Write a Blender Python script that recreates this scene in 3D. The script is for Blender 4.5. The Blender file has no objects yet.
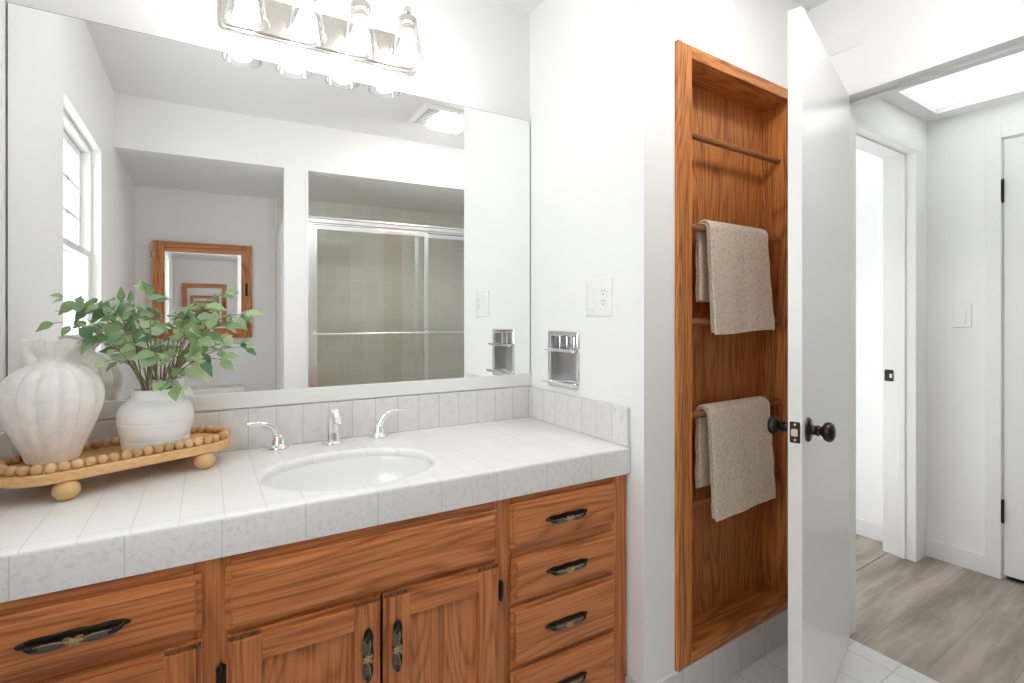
import bpy, bmesh, math, random
from mathutils import Matrix, Vector
S = bpy.context.scene
COL = S.collection
PI = math.pi
rad = math.radians

# ------------------------------------------------------------------ camera, world, exposure
EYE = 1.218
cam_d = bpy.data.cameras.new('camera')
cam_d.sensor_width = 36.0
cam_d.lens = 36.0 * 519.0 / 1024.0
cam_d.shift_y = (317.0 - 341.5) / 1024.0
cam_d.clip_start = 0.02
cam = bpy.data.objects.new('camera', cam_d)
COL.objects.link(cam)
cam.location = (0, 0, EYE)
cam.rotation_euler = (rad(90), 0, rad(-30.6))
S.camera = cam

W = bpy.data.worlds.new('daylight')
S.world = W
W.use_nodes = True
W.node_tree.nodes['Background'].inputs[0].default_value = (0.95, 0.975, 1.0, 1)
W.node_tree.nodes['Background'].inputs[1].default_value = 4.5

LENS_GLOW = 31.0      # ceiling light lens
BULB_GLOW = 29.0      # vanity bulbs
S.view_settings.view_transform = 'Standard'
S.view_settings.look = 'None'
S.view_settings.exposure = 0.76
S.view_settings.gamma = 1.0
S.view_settings.use_curve_mapping = False
c = S.cycles
c.max_bounces = 40
c.diffuse_bounces = 14
c.glossy_bounces = 36
c.transmission_bounces = 12
c.transparent_max_bounces = 24
c.sample_clamp_indirect = 6.0
c.caustics_reflective = True
c.blur_glossy = 1.0
c.caustics_refractive = False
c.use_denoising = True


def portal(name, loc, rot, sx, sy):
    d = bpy.data.lights.new(name, 'AREA')
    d.shape = 'RECTANGLE'
    d.size = sx
    d.size_y = sy
    d.cycles.is_portal = True
    o = bpy.data.objects.new(name, d)
    o.location = loc
    o.rotation_euler = rot
    COL.objects.link(o)


portal('window_daylight', (-0.55, 0.775, 1.50), (0, rad(-90), 0), 1.0, 0.75)
portal('skylight_daylight', (2.86, 0.50, 2.84), (0, 0, 0), 0.5, 1.25)
portal('bedroom_added_opening_portal', (2.12, 3.72, 1.275), (rad(-90), 0, 0), 0.5, 0.45)  # portal for the unseen opening added to light the bedroom


# ------------------------------------------------------------------ materials
def mat(name):
    m = bpy.data.materials.new(name)
    m.use_nodes = True
    nt = m.node_tree
    b = nt.nodes['Principled BSDF']
    return m, nt, b


def N(nt, t, **kw):
    n = nt.nodes.new(t)
    for k, v in kw.items():
        setattr(n, k, v)
    return n


def simple(name, colr, rough=0.5, metal=0.0, spec=0.5, noise=0.0, nscale=30, bump=0.0, coat=0.0):
    m, nt, b = mat(name)
    b.inputs['Base Color'].default_value = (*colr, 1)
    b.inputs['Roughness'].default_value = rough
    b.inputs['Metallic'].default_value = metal
    b.inputs['Specular IOR Level'].default_value = spec
    b.inputs['Coat Weight'].default_value = coat
    tc = N(nt, 'ShaderNodeTexCoord')
    nz = N(nt, 'ShaderNodeTexNoise')
    nz.inputs['Scale'].default_value = nscale
    nz.inputs['Detail'].default_value = 4
    nt.links.new(tc.outputs['Object'], nz.inputs['Vector'])
    if noise > 0:
        r = N(nt, 'ShaderNodeMix', data_type='RGBA')
        r.inputs[6].default_value = (*[x * (1 - noise) for x in colr], 1)
        r.inputs[7].default_value = (*[min(1, x * (1 + noise)) for x in colr], 1)
        nt.links.new(nz.outputs['Fac'], r.inputs[0])
        nt.links.new(r.outputs[2], b.inputs['Base Color'])
    if bump > 0:
        bp = N(nt, 'ShaderNodeBump')
        bp.inputs['Strength'].default_value = bump
        bp.inputs['Distance'].default_value = 0.002
        nt.links.new(nz.outputs['Fac'], bp.inputs['Height'])
        nt.links.new(bp.outputs[0], b.inputs['Normal'])
    return m


def wood(name, axis, dark, mid, light, ring=105, rough=0.38, sc=1.0, pores=0.5, coat=0.0):
    m, nt, b = mat(name)
    tc = N(nt, 'ShaderNodeTexCoord')
    oi = N(nt, 'ShaderNodeObjectInfo')
    mul = N(nt, 'ShaderNodeMath', operation='MULTIPLY')
    mul.inputs[1].default_value = 37.0
    nt.links.new(oi.outputs['Random'], mul.inputs[0])
    add = N(nt, 'ShaderNodeVectorMath', operation='ADD')
    nt.links.new(tc.outputs['Object'], add.inputs[0])
    nt.links.new(mul.outputs[0], add.inputs[1])

    def stretched(al, ac, detail, dist):
        mp = N(nt, 'ShaderNodeMapping')
        s = [ac * sc] * 3
        s['XYZ'.index(axis)] = al * sc
        mp.inputs['Scale'].default_value = s
        nt.links.new(add.outputs[0], mp.inputs['Vector'])
        z = N(nt, 'ShaderNodeTexNoise')
        z.inputs['Scale'].default_value = 1
        z.inputs['Detail'].default_value = detail
        z.inputs['Distortion'].default_value = dist
        nt.links.new(mp.outputs[0], z.inputs['Vector'])
        return z
    big = stretched(0.9, 7.5, 1.5, 0.25)
    por = stretched(5, 260, 2.0, 0.0)
    mid_n = stretched(2.2, 130, 2.0, 0.1)
    k = N(nt, 'ShaderNodeMath', operation='MULTIPLY')
    k.inputs[1].default_value = ring
    nt.links.new(big.outputs['Fac'], k.inputs[0])
    sn = N(nt, 'ShaderNodeMath', operation='SINE')
    nt.links.new(k.outputs[0], sn.inputs[0])
    mr = N(nt, 'ShaderNodeMapRange')
    mr.inputs['From Min'].default_value = -1
    nt.links.new(sn.outputs[0], mr.inputs['Value'])
    pw = N(nt, 'ShaderNodeMath', operation='POWER')
    pw.inputs[1].default_value = 0.42
    nt.links.new(mr.outputs[0], pw.inputs[0])
    m1 = N(nt, 'ShaderNodeMix', data_type='FLOAT')
    m1.inputs[0].default_value = pores
    nt.links.new(pw.outputs[0], m1.inputs[2])
    pm = N(nt, 'ShaderNodeMapRange')
    pm.inputs['From Min'].default_value = 0.30
    pm.inputs['From Max'].default_value = 0.66
    nt.links.new(por.outputs['Fac'], pm.inputs['Value'])
    nt.links.new(pm.outputs[0], m1.inputs[3])
    m2 = N(nt, 'ShaderNodeMix', data_type='FLOAT')
    m2.inputs[0].default_value = 0.42
    nt.links.new(m1.outputs[0], m2.inputs[2])
    nt.links.new(mid_n.outputs['Fac'], m2.inputs[3])
    cr = N(nt, 'ShaderNodeValToRGB')
    e = cr.color_ramp.elements
    e[0].position, e[0].color = 0.30, (*dark, 1)
    e[1].position, e[1].color = 0.70, (*light, 1)
    x = cr.color_ramp.elements.new(0.52)
    x.color = (*mid, 1)
    nt.links.new(m2.outputs[0], cr.inputs[0])
    nt.links.new(cr.outputs[0], b.inputs['Base Color'])
    b.inputs['Roughness'].default_value = rough
    b.inputs['Coat Weight'].default_value = coat
    b.inputs['Coat Roughness'].default_value = 0.25
    bp = N(nt, 'ShaderNodeBump')
    bp.inputs['Strength'].default_value = 0.12
    bp.inputs['Distance'].default_value = 0.001
    nt.links.new(por.outputs['Fac'], bp.inputs['Height'])
    nt.links.new(bp.outputs[0], b.inputs['Normal'])
    return m


def tile(name, ax, w, h, off, c1, c2, grout, rough=0.25, mortar=0.003, speck=0.0, speck_col=(0.5, 0.5, 0.5), nscale=60, rot=0, stagger=0.0, bumpd=0.0015):
    """tiles laid on the plane of the two axes ax, seams through off"""
    m, nt, b = mat(name)
    tc = N(nt, 'ShaderNodeTexCoord')
    geo = N(nt, 'ShaderNodeNewGeometry')
    sx = N(nt, 'ShaderNodeSeparateXYZ')
    nt.links.new(geo.outputs['Position'], sx.inputs[0])
    cx = N(nt, 'ShaderNodeCombineXYZ')
    nt.links.new(sx.outputs['XYZ'.index(ax[0])], cx.inputs[0])
    nt.links.new(sx.outputs['XYZ'.index(ax[1])], cx.inputs[1])
    mp = N(nt, 'ShaderNodeMapping')
    mp.inputs['Location'].default_value = (-off[0] + 40 * w, -off[1] + 40 * h, 0)
    mp.inputs['Rotation'].default_value = (0, 0, rot)
    nt.links.new(cx.outputs[0], mp.inputs['Vector'])
    br = N(nt, 'ShaderNodeTexBrick', offset=stagger, squash=1.0, offset_frequency=2)
    br.inputs['Scale'].default_value = 1
    br.inputs['Mortar Size'].default_value = mortar / 2
    br.inputs['Mortar Smooth'].default_value = 0.25
    br.inputs['Bias'].default_value = 0
    br.inputs['Brick Width'].default_value = w
    br.inputs['Row Height'].default_value = h
    br.inputs['Color1'].default_value = (*c1, 1)
    br.inputs['Color2'].default_value = (*c2, 1)
    br.inputs['Mortar'].default_value = (*grout, 1)
    nt.links.new(mp.outputs[0], br.inputs['Vector'])
    nz = N(nt, 'ShaderNodeTexNoise')
    nz.inputs['Scale'].default_value = nscale
    nz.inputs['Detail'].default_value = 5
    nz.inputs['Roughness'].default_value = 0.7
    nt.links.new(tc.outputs['Object'], nz.inputs['Vector'])
    cr = N(nt, 'ShaderNodeValToRGB')
    cr.color_ramp.elements[0].position = 0.50
    cr.color_ramp.elements[0].color = (0, 0, 0, 1)
    cr.color_ramp.elements[1].position = 0.72
    cr.color_ramp.elements[1].color = (speck, speck, speck, 1)
    nt.links.new(nz.outputs['Fac'], cr.inputs[0])
    mx = N(nt, 'ShaderNodeMix', data_type='RGBA')
    nt.links.new(cr.outputs[0], mx.inputs[0])
    nt.links.new(br.outputs['Color'], mx.inputs[6])
    mx.inputs[7].default_value = (*speck_col, 1)
    nt.links.new(mx.outputs[2], b.inputs['Base Color'])
    b.inputs['Roughness'].default_value = rough
    bp = N(nt, 'ShaderNodeBump', invert=True)
    bp.inputs['Strength'].default_value = 0.5
    bp.inputs['Distance'].default_value = bumpd
    nt.links.new(br.outputs['Fac'], bp.inputs['Height'])
    nt.links.new(bp.outputs[0], b.inputs['Normal'])
    return m


def planks(name):
    m, nt, b = mat(name)
    geo = N(nt, 'ShaderNodeNewGeometry')
    mp = N(nt, 'ShaderNodeMapping')
    mp.inputs['Location'].default_value = (20, 20.02, 0)
    mp.inputs['Rotation'].default_value = (0, 0, rad(-3))
    nt.links.new(geo.outputs['Position'], mp.inputs['Vector'])
    br = N(nt, 'ShaderNodeTexBrick', offset=0.37, squash=1.0)
    br.inputs['Scale'].default_value = 1
    br.inputs['Mortar Size'].default_value = 0.0008
    br.inputs['Mortar Smooth'].default_value = 0.2
    br.inputs['Brick Width'].default_value = 1.2
    br.inputs['Row Height'].default_value = 0.185
    br.inputs['Color1'].default_value = (0.42, 0.36, 0.305, 1)
    br.inputs['Color2'].default_value = (0.35, 0.30, 0.255, 1)
    br.inputs['Mortar'].default_value = (0.16, 0.14, 0.12, 1)
    nt.links.new(mp.outputs[0], br.inputs['Vector'])
    m2 = N(nt, 'ShaderNodeMapping')
    m2.inputs['Scale'].default_value = (1.1, 8, 1)
    nt.links.new(mp.outputs[0], m2.inputs['Vector'])
    nz = N(nt, 'ShaderNodeTexNoise')
    nz.inputs['Scale'].default_value = 1.4
    nz.inputs['Detail'].default_value = 6
    nz.inputs['Roughness'].default_value = 0.6
    nz.inputs['Distortion'].default_value = 0.15
    nt.links.new(m2.outputs[0], nz.inputs['Vector'])
    cr = N(nt, 'ShaderNodeValToRGB')
    cr.color_ramp.elements[0].position = 0.38
    cr.color_ramp.elements[0].color = (0.62, 0.60, 0.58, 1)
    cr.color_ramp.elements[1].position = 0.62
    cr.color_ramp.elements[1].color = (1.12, 1.11, 1.10, 1)
    nt.links.new(nz.outputs['Fac'], cr.inputs[0])
    mx = N(nt, 'ShaderNodeMix', data_type='RGBA', blend_type='MULTIPLY')
    mx.inputs[0].default_value = 1
    nt.links.new(br.outputs['Color'], mx.inputs[6])
    nt.links.new(cr.outputs[0], mx.inputs[7])
    nt.links.new(mx.outputs[2], b.inputs['Base Color'])
    b.inputs['Roughness'].default_value = 0.42
    return m


def thin_glass(name, tint, lo, hi, rough=0.0):
    m, nt, b = mat(name)
    nt.nodes.remove(b)
    out = nt.nodes['Material Output']
    tr = N(nt, 'ShaderNodeBsdfTransparent')
    tr.inputs[0].default_value = (*tint, 1)
    gl = N(nt, 'ShaderNodeBsdfGlossy')
    gl.inputs['Roughness'].default_value = rough
    lw = N(nt, 'ShaderNodeLayerWeight')
    lw.inputs['Blend'].default_value = 0.35
    mr = N(nt, 'ShaderNodeMapRange')
    mr.inputs['To Min'].default_value = lo
    mr.inputs['To Max'].default_value = hi
    nt.links.new(lw.outputs['Facing'], mr.inputs['Value'])
    mx = N(nt, 'ShaderNodeMixShader')
    nt.links.new(mr.outputs[0], mx.inputs[0])
    nt.links.new(tr.outputs[0], mx.inputs[1])
    nt.links.new(gl.outputs[0], mx.inputs[2])
    nt.links.new(mx.outputs[0], out.inputs[0])
    return m


def glow(name, colr, strength):
    m, nt, b = mat(name)
    b.inputs['Base Color'].default_value = (0.9, 0.9, 0.9, 1)
    b.inputs['Emission Color'].default_value = (*colr, 1)
    b.inputs['Emission Strength'].default_value = strength
    return m


def leaf_mat(name, c1, c2):
    m, nt, b = mat(name)
    geo = N(nt, 'ShaderNodeNewGeometry')
    tc = N(nt, 'ShaderNodeTexCoord')
    nz = N(nt, 'ShaderNodeTexNoise')
    nz.inputs['Scale'].default_value = 22
    nz.inputs['Detail'].default_value = 3
    nt.links.new(tc.outputs['Object'], nz.inputs['Vector'])
    a = N(nt, 'ShaderNodeMix', data_type='FLOAT')
    a.inputs[0].default_value = 0.8
    nt.links.new(geo.outputs['Random Per Island'], a.inputs[3])
    nt.links.new(nz.outputs['Fac'], a.inputs[2])
    mx = N(nt, 'ShaderNodeMix', data_type='RGBA')
    mx.inputs[6].default_value = (*c1, 1)
    mx.inputs[7].default_value = (*c2, 1)
    nt.links.new(a.outputs[0], mx.inputs[0])
    nt.links.new(mx.outputs[2], b.inputs['Base Color'])
    b.inputs['Roughness'].default_value = 0.5
    tl = N(nt, 'ShaderNodeBsdfTranslucent')
    nt.links.new(mx.outputs[2], tl.inputs[0])
    ms = N(nt, 'ShaderNodeMixShader')
    ms.inputs[0].default_value = 0.25
    nt.links.new(b.outputs[0], ms.inputs[1])
    nt.links.new(tl.outputs[0], ms.inputs[2])
    nt.links.new(ms.outputs[0], nt.nodes['Material Output'].inputs[0])
    return m


def bead_mat(name, c1, c2, c3):
    m, nt, b = mat(name)
    oi = N(nt, 'ShaderNodeObjectInfo')
    tc = N(nt, 'ShaderNodeTexCoord')
    nz = N(nt, 'ShaderNodeTexNoise')
    nz.inputs['Scale'].default_value = 70
    nt.links.new(tc.outputs['Object'], nz.inputs['Vector'])
    cr = N(nt, 'ShaderNodeValToRGB')
    cr.color_ramp.elements[0].color = (*c1, 1)
    cr.color_ramp.elements[1].color = (*c3, 1)
    x = cr.color_ramp.elements.new(0.5)
    x.color = (*c2, 1)
    ml = N(nt, 'ShaderNodeMix', data_type='FLOAT')
    ml.inputs[0].default_value = 0.3
    nt.links.new(oi.outputs['Random'], ml.inputs[2])
    nt.links.new(nz.outputs['Fac'], ml.inputs[3])
    nt.links.new(ml.outputs[0], cr.inputs[0])
    nt.links.new(cr.outputs[0], b.inputs['Base Color'])
    b.inputs['Roughness'].default_value = 0.55
    return m


def terry(name, colr):
    m, nt, b = mat(name)
    tc = N(nt, 'ShaderNodeTexCoord')
    vo = N(nt, 'ShaderNodeTexVoronoi')
    vo.inputs['Scale'].default_value = 125
    nt.links.new(tc.outputs['Object'], vo.inputs['Vector'])
    nz = N(nt, 'ShaderNodeTexNoise')
    nz.inputs['Scale'].default_value = 400
    nt.links.new(tc.outputs['Object'], nz.inputs['Vector'])
    ad = N(nt, 'ShaderNodeMath', operation='ADD')
    nt.links.new(vo.outputs['Distance'], ad.inputs[0])
    nt.links.new(nz.outputs['Fac'], ad.inputs[1])
    mx = N(nt, 'ShaderNodeMix', data_type='RGBA')
    mx.inputs[6].default_value = (*colr, 1)
    mx.inputs[7].default_value = (*[x * 0.77 for x in colr], 1)  # hollows between the loops darkened in the colour, standing in for shade
    pv = N(nt, 'ShaderNodeMapRange')
    pv.inputs['From Min'].default_value = 0.38
    pv.inputs['From Max'].default_value = 0.85
    nt.links.new(vo.outputs['Distance'], pv.inputs['Value'])
    nt.links.new(pv.outputs[0], mx.inputs[0])
    nt.links.new(mx.outputs[2], b.inputs['Base Color'])
    b.inputs['Roughness'].default_value = 0.95
    b.inputs['Specular IOR Level'].default_value = 0.1
    b.inputs['Sheen Weight'].default_value = 0.25
    bp = N(nt, 'ShaderNodeBump', invert=True)
    bp.inputs['Strength'].default_value = 0.18
    bp.inputs['Distance'].default_value = 0.002
    nt.links.new(ad.outputs[0], bp.inputs['Height'])
    nt.links.new(bp.outputs[0], b.inputs['Normal'])
    return m


M = {}
M['paint'] = simple('white_wall_paint', (0.86, 0.862, 0.86), 0.55, spec=0.3, bump=0.05, nscale=180)
M['ceil'] = simple('white_ceiling_paint', (0.84, 0.84, 0.83), 0.7, spec=0.2, bump=0.05, nscale=160)
M['trim'] = simple('white_satin_trim', (0.82, 0.82, 0.81), 0.32, bump=0.03, nscale=60)
M['door'] = simple('white_door_paint', (0.80, 0.80, 0.79), 0.28, bump=0.03, nscale=40)
OAK = ((0.27, 0.080, 0.022), (0.445, 0.142, 0.040), (0.57, 0.205, 0.064))
M['oak_x'] = wood('oak_grain_across', 'X', *OAK)
M['oak_z'] = wood('oak_grain_upright', 'Z', *OAK)
M['oak_end'] = wood('oak_end_grain', 'Y', (0.06, 0.02, 0.006), (0.17, 0.06, 0.02), (0.25, 0.09, 0.035))
NO = ((0.24, 0.075, 0.019), (0.445, 0.155, 0.040), (0.60, 0.245, 0.070))
M['niche_x'] = wood('niche_oak_across', 'X', *NO, pores=0.5)
M['niche_z'] = wood('niche_oak_upright', 'Z', *NO, pores=0.55)
M['rod'] = wood('dowel_oak', 'X', (0.20, 0.075, 0.022), (0.34, 0.14, 0.045), (0.44, 0.19, 0.07), ring=10)
CT = ((0.80, 0.79, 0.775), (0.78, 0.77, 0.755))
M['ctile'] = tile('countertop_tile', 'XY', 0.0764, 0.152, (0.0335, 1.512), *CT, (0.69, 0.675, 0.66), rough=0.22, mortar=0.0022, speck=0.12, speck_col=(0.6, 0.58, 0.56))
M['ftile'] = tile('counter_edge_tile', 'XZ', 0.1557, 0.30, (0.0288, 0.62), (0.74, 0.73, 0.725), (0.72, 0.71, 0.705), (0.60, 0.59, 0.575), rough=0.25, mortar=0.0026, speck=0.6, speck_col=(0.50, 0.48, 0.48), nscale=85)
M['btile'] = tile('backsplash_tile', 'XZ', 0.0764, 0.30, (0.111, 0.70), (0.76, 0.74, 0.725), (0.73, 0.705, 0.69), (0.56, 0.54, 0.52), rough=0.25, mortar=0.003, speck=0.5, speck_col=(0.56, 0.52, 0.50), nscale=40)
M['stile'] = tile('side_splash_tile', 'YZ', 0.0764, 0.30, (1.172, 0.70), (0.76, 0.74, 0.725), (0.73, 0.705, 0.69), (0.56, 0.54, 0.52), rough=0.25, mortar=0.003, speck=0.5, speck_col=(0.56, 0.52, 0.50), nscale=40)
M['base_tile'] = tile('baseboard_tile', 'XZ', 0.152, 0.5, (1.43, -0.1), (0.74, 0.72, 0.715), (0.70, 0.685, 0.68), (0.50, 0.48, 0.47), rough=0.3, mortar=0.003, speck=0.5, speck_col=(0.56, 0.53, 0.52), nscale=45)
M['floor_tile'] = tile('floor_tile', 'XY', 0.152, 0.152, (2.075, 0.0), (0.72, 0.71, 0.705), (0.69, 0.68, 0.675), (0.46, 0.455, 0.45), rough=0.35, mortar=0.004, speck=0.5, speck_col=(0.52, 0.50, 0.49), nscale=50, rot=rad(-3))
M['shower_x'] = tile('shower_tile_across', 'XZ', 0.108, 0.108, (0.6, 0.0), (0.76, 0.74, 0.68), (0.72, 0.70, 0.64), (0.84, 0.825, 0.78), rough=0.25, mortar=0.004, speck=0.6, speck_col=(0.78, 0.755, 0.68), nscale=25)
M['shower_y'] = tile('shower_tile_deep', 'YZ', 0.108, 0.108, (0.0, 0.0), (0.76, 0.74, 0.68), (0.72, 0.70, 0.64), (0.84, 0.825, 0.78), rough=0.25, mortar=0.004, speck=0.6, speck_col=(0.78, 0.755, 0.68), nscale=25)
M['planks'] = planks('greige_plank_floor')
M['chrome'] = simple('polished_chrome', (0.86, 0.87, 0.88), 0.06, 1.0)
M['nickel'] = simple('brushed_nickel', (0.66, 0.62, 0.58), 0.24, 1.0, noise=0.06, nscale=90)
M['steel'] = simple('grey_steel_lining', (0.66, 0.66, 0.66), 0.18, 1.0)
M['alum'] = simple('satin_aluminium', (0.82, 0.83, 0.83), 0.28, 1.0)
M['bronze'] = simple('dark_bronze', (0.050, 0.040, 0.033), 0.30, 0.85, noise=0.3, nscale=40)
M['antique'] = simple('blackened_brass', (0.045, 0.037, 0.029), 0.36, 0.9, noise=0.5, nscale=120)
M['bail'] = simple('grey_bronze_bail', (0.15, 0.132, 0.11), 0.36, 0.8, noise=0.35, nscale=140)
M['brass'] = simple('worn_brass', (0.46, 0.36, 0.20), 0.32, 1.0, noise=0.4, nscale=160)
M['black'] = simple('black_metal', (0.022, 0.021, 0.022), 0.4, 0.5)
M['bolt'] = simple('pale_brass_bolt', (0.70, 0.65, 0.50), 0.3, 0.9)
M['plastic'] = simple('white_plastic', (0.84, 0.84, 0.83), 0.3)
M['slot'] = simple('dark_slot', (0.12, 0.12, 0.12), 0.6)
M['porcelain'] = simple('white_porcelain', (0.84, 0.84, 0.83), 0.10, coat=0.3)
M['vase'] = simple('chalky_whitewashed_clay', (0.86, 0.825, 0.795), 0.85, spec=0.2, noise=0.16, nscale=38, bump=0.5)
M['pot'] = simple('glazed_white_clay', (0.80, 0.785, 0.765), 0.30, noise=0.03, nscale=20, bump=0.1)
M['tray'] = wood('pale_tray_wood', 'X', (0.56, 0.30, 0.11), (0.70, 0.41, 0.175), (0.78, 0.49, 0.24), ring=12, pores=0.35, rough=0.5)
M['foot'] = simple('pale_beech_ball', (0.66, 0.42, 0.19), 0.45, noise=0.12, nscale=25)
M['bead'] = bead_mat('turned_bead_wood', (0.44, 0.24, 0.105), (0.62, 0.385, 0.19), (0.74, 0.53, 0.31))
M['stem'] = simple('brown_stem', (0.24, 0.185, 0.10), 0.7, noise=0.3, nscale=60)
M['leaf'] = leaf_mat('sage_green_leaf', (0.10, 0.235, 0.07), (0.66, 0.76, 0.46))
M['leaf2'] = leaf_mat('bluish_green_leaf', (0.055, 0.19, 0.08), (0.48, 0.62, 0.42))
M['towel'] = terry('beige_bobble_terry', (0.95, 0.85, 0.71))
M['mirror'] = simple('silvered_mirror', (0.97, 0.975, 0.972), 0.0, 1.0)
M['edge'] = simple('dark_mirror_edge', (0.16, 0.17, 0.16), 0.4)
M['glass'] = thin_glass('clear_lamp_glass', (0.98, 0.985, 0.985), 0.04, 0.75)
M['pane'] = thin_glass('window_glass', (0.96, 0.98, 0.98), 0.04, 0.5)
M['shower_glass'] = thin_glass('greenish_shower_glass', (0.965, 0.975, 0.955), 0.04, 0.5, rough=0.03)
dm, dn, db = mat('milky_skylight_diffuser')
tl_ = N(dn, 'ShaderNodeBsdfTranslucent')
tl_.inputs[0].default_value = (0.92, 0.91, 0.90, 1)
dn.links.new(tl_.outputs[0], dn.nodes['Material Output'].inputs[0])
M['diffuser'] = dm
M['lens'] = glow('lit_lamp_lens', (1.0, 0.985, 0.965), LENS_GLOW)
M['bulb'] = glow('lit_bulb', (1.0, 0.98, 0.955), BULB_GLOW)
M['dark_grille'] = simple('grey_grille', (0.25, 0.25, 0.245), 0.5)


# ------------------------------------------------------------------ mesh helpers
def frame(ox, oy, deg):
    return Matrix.Translation((ox, oy, 0)) @ Matrix.Rotation(rad(deg), 4, 'Z')


def box(bm, x0, x1, y0, y1, z0, z1, mi=0, bev=0.0):
    g = bmesh.ops.create_cube(bm, size=1, matrix=Matrix.Translation(((x0 + x1) / 2, (y0 + y1) / 2, (z0 + z1) / 2)) @ Matrix.Diagonal((abs(x1 - x0), abs(y1 - y0), abs(z1 - z0), 1)))
    fs = {f for v in g['verts'] for f in v.link_faces}
    if bev > 0:
        es = list({e for v in g['verts'] for e in v.link_edges})
        r = bmesh.ops.bevel(bm, geom=es, offset=bev, segments=2, affect='EDGES', profile=0.5)
        fs = {f for v in r['verts'] for f in v.link_faces} | {f for f in fs if f.is_valid}
    for f in fs:
        f.material_index = mi
    return fs


def loft(bm, loops, mi=0, cap0=True, cap1=True, closed=True):
    """skin a list of point loops of equal length"""
    vs = [[bm.verts.new(p) for p in l] for l in loops]
    n = len(vs[0])
    for a, b in zip(vs[:-1], vs[1:]):
        for i in range(n if closed else n - 1):
            j = (i + 1) % n
            f = bm.faces.new((a[i], a[j], b[j], b[i]))
            f.material_index = mi
    for k, do in ((0, cap0), (-1, cap1)):
        if do and closed:
            f = bm.faces.new(vs[k])
            f.material_index = mi
    return vs


def lathe(bm, prof, at=(0, 0, 0), n=32, mi=0, M4=None, cap0=True, cap1=True):
    M4 = M4 or Matrix.Translation(at)
    loops = [[M4 @ Vector((r * math.cos(2 * PI * i / n), r * math.sin(2 * PI * i / n), z)) for i in range(n)] for r, z in prof]
    return loft(bm, loops, mi, cap0, cap1)


def ball(bm, at, r, mi=0, sc=(1, 1, 1), n=16, M4=None):
    m = (M4 or Matrix.Identity(4)) @ Matrix.Translation(at) @ Matrix.Diagonal((*sc, 1))
    g = bmesh.ops.create_uvsphere(bm, u_segments=n, v_segments=max(6, n // 2), radius=r, matrix=m)
    for v in g['verts']:
        for f in v.link_faces:
            f.material_index = mi


def tube(bm, pts, r, n=10, mi=0, flat=1.0):
    pts = [Vector(p) for p in pts]
    rs = r if isinstance(r, (list, tuple)) else [r] * len(pts)
    loops = []
    up = Vector((0.13, 0.21, 0.97))
    prev = None
    for i, p in enumerate(pts):
        t = (pts[min(i + 1, len(pts) - 1)] - pts[max(i - 1, 0)]).normalized()
        u = (prev if prev is not None else up)
        u = (u - t * u.dot(t))
        if u.length < 1e-4:
            u = t.orthogonal()
        u.normalize()
        prev = u
        w = t.cross(u)
        loops.append([p + (u * math.cos(2 * PI * k / n) + w * math.sin(2 * PI * k / n) * flat) * rs[i] for k in range(n)])
    loft(bm, loops, mi)


def bez(p0, p1, p2, p3, n=12):
    out = []
    for i in range(n + 1):
        t = i / n
        out.append(Vector(p0) * (1 - t) ** 3 + Vector(p1) * 3 * t * (1 - t) ** 2 + Vector(p2) * 3 * t * t * (1 - t) + Vector(p3) * t ** 3)
    return out


def prism(bm, poly, lo, hi, axis='Y', mi=0):
    """extrude a 2-D outline along an axis"""
    def P(a, b, h):
        return {'Y': (a, h, b), 'Z': (a, b, h), 'X': (h, a, b)}[axis]
    loft(bm, [[P(a, b, lo) for a, b in poly], [P(a, b, hi) for a, b in poly]], mi)


def rrect(x0, x1, z0, z1, r, n=5):
    pts = []
    for cx, cz, a in ((x1 - r, z1 - r, 0), (x0 + r, z1 - r, 90), (x0 + r, z0 + r, 180), (x1 - r, z0 + r, 270)):
        for i in range(n + 1):
            t = rad(a + 90 * i / n)
            pts.append((cx + r * math.cos(t), cz + r * math.sin(t)))
    return pts


def steps(bm, x0, x1, z0, z1, yb, prof, mi=0):
    """panel facing -Y: rectangles inset and stepped forward, prof = [(inset, forward)]"""
    loops = []
    for i, f in [(prof[0][0], 0.0)] + list(prof):
        loops.append([(x0 + i, yb - f, z0 + i), (x1 - i, yb - f, z0 + i), (x1 - i, yb - f, z1 - i), (x0 + i, yb - f, z1 - i)])
    loft(bm, loops, mi)


def obj(name, bm, mats, parent=None, F=None, smooth=None, bevel=0.0, kind=None):
    if F is not None:
        bm.transform(F)
    org = Vector((0, 0, 0))
    p = parent
    if p is not None:
        org = Vector(p['origin'])
    bm.transform(Matrix.Translation(-org))
    bmesh.ops.recalc_face_normals(bm, faces=bm.faces)
    if smooth is not None:
        lim = rad(smooth)
        for f in bm.faces:
            f.smooth = True
        for e in bm.edges:
            if len(e.link_faces) == 2 and e.calc_face_angle(0) > lim:
                e.smooth = False
    me = bpy.data.meshes.new(name)
    bm.to_mesh(me)
    bm.free()
    for m in (mats if isinstance(mats, (list, tuple)) else [mats]):
        me.materials.append(M[m])
    o = bpy.data.objects.new(name, me)
    COL.objects.link(o)
    o['origin'] = tuple(org)
    if parent is not None:
        o.parent = parent
    if kind:
        o['kind'] = kind
    if bevel > 0:
        b = o.modifiers.new('soft_edges', 'BEVEL')
        b.width = bevel
        b.segments = 2
        b.limit_method = 'ANGLE'
    return o


def tag(o, label, cat, group=None):
    o['label'] = label
    o['category'] = cat
    if group:
        o['group'] = group
    return o


def thing(name, loc, label=None, cat=None, group=None, kind=None):
    o = bpy.data.objects.new(name, None)
    o.empty_display_size = 0.05
    COL.objects.link(o)
    o.location = loc
    o['origin'] = tuple(loc)
    if label:
        tag(o, label, cat, group)
    if kind:
        o['kind'] = kind
    return o


def B():
    return bmesh.new()


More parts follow.
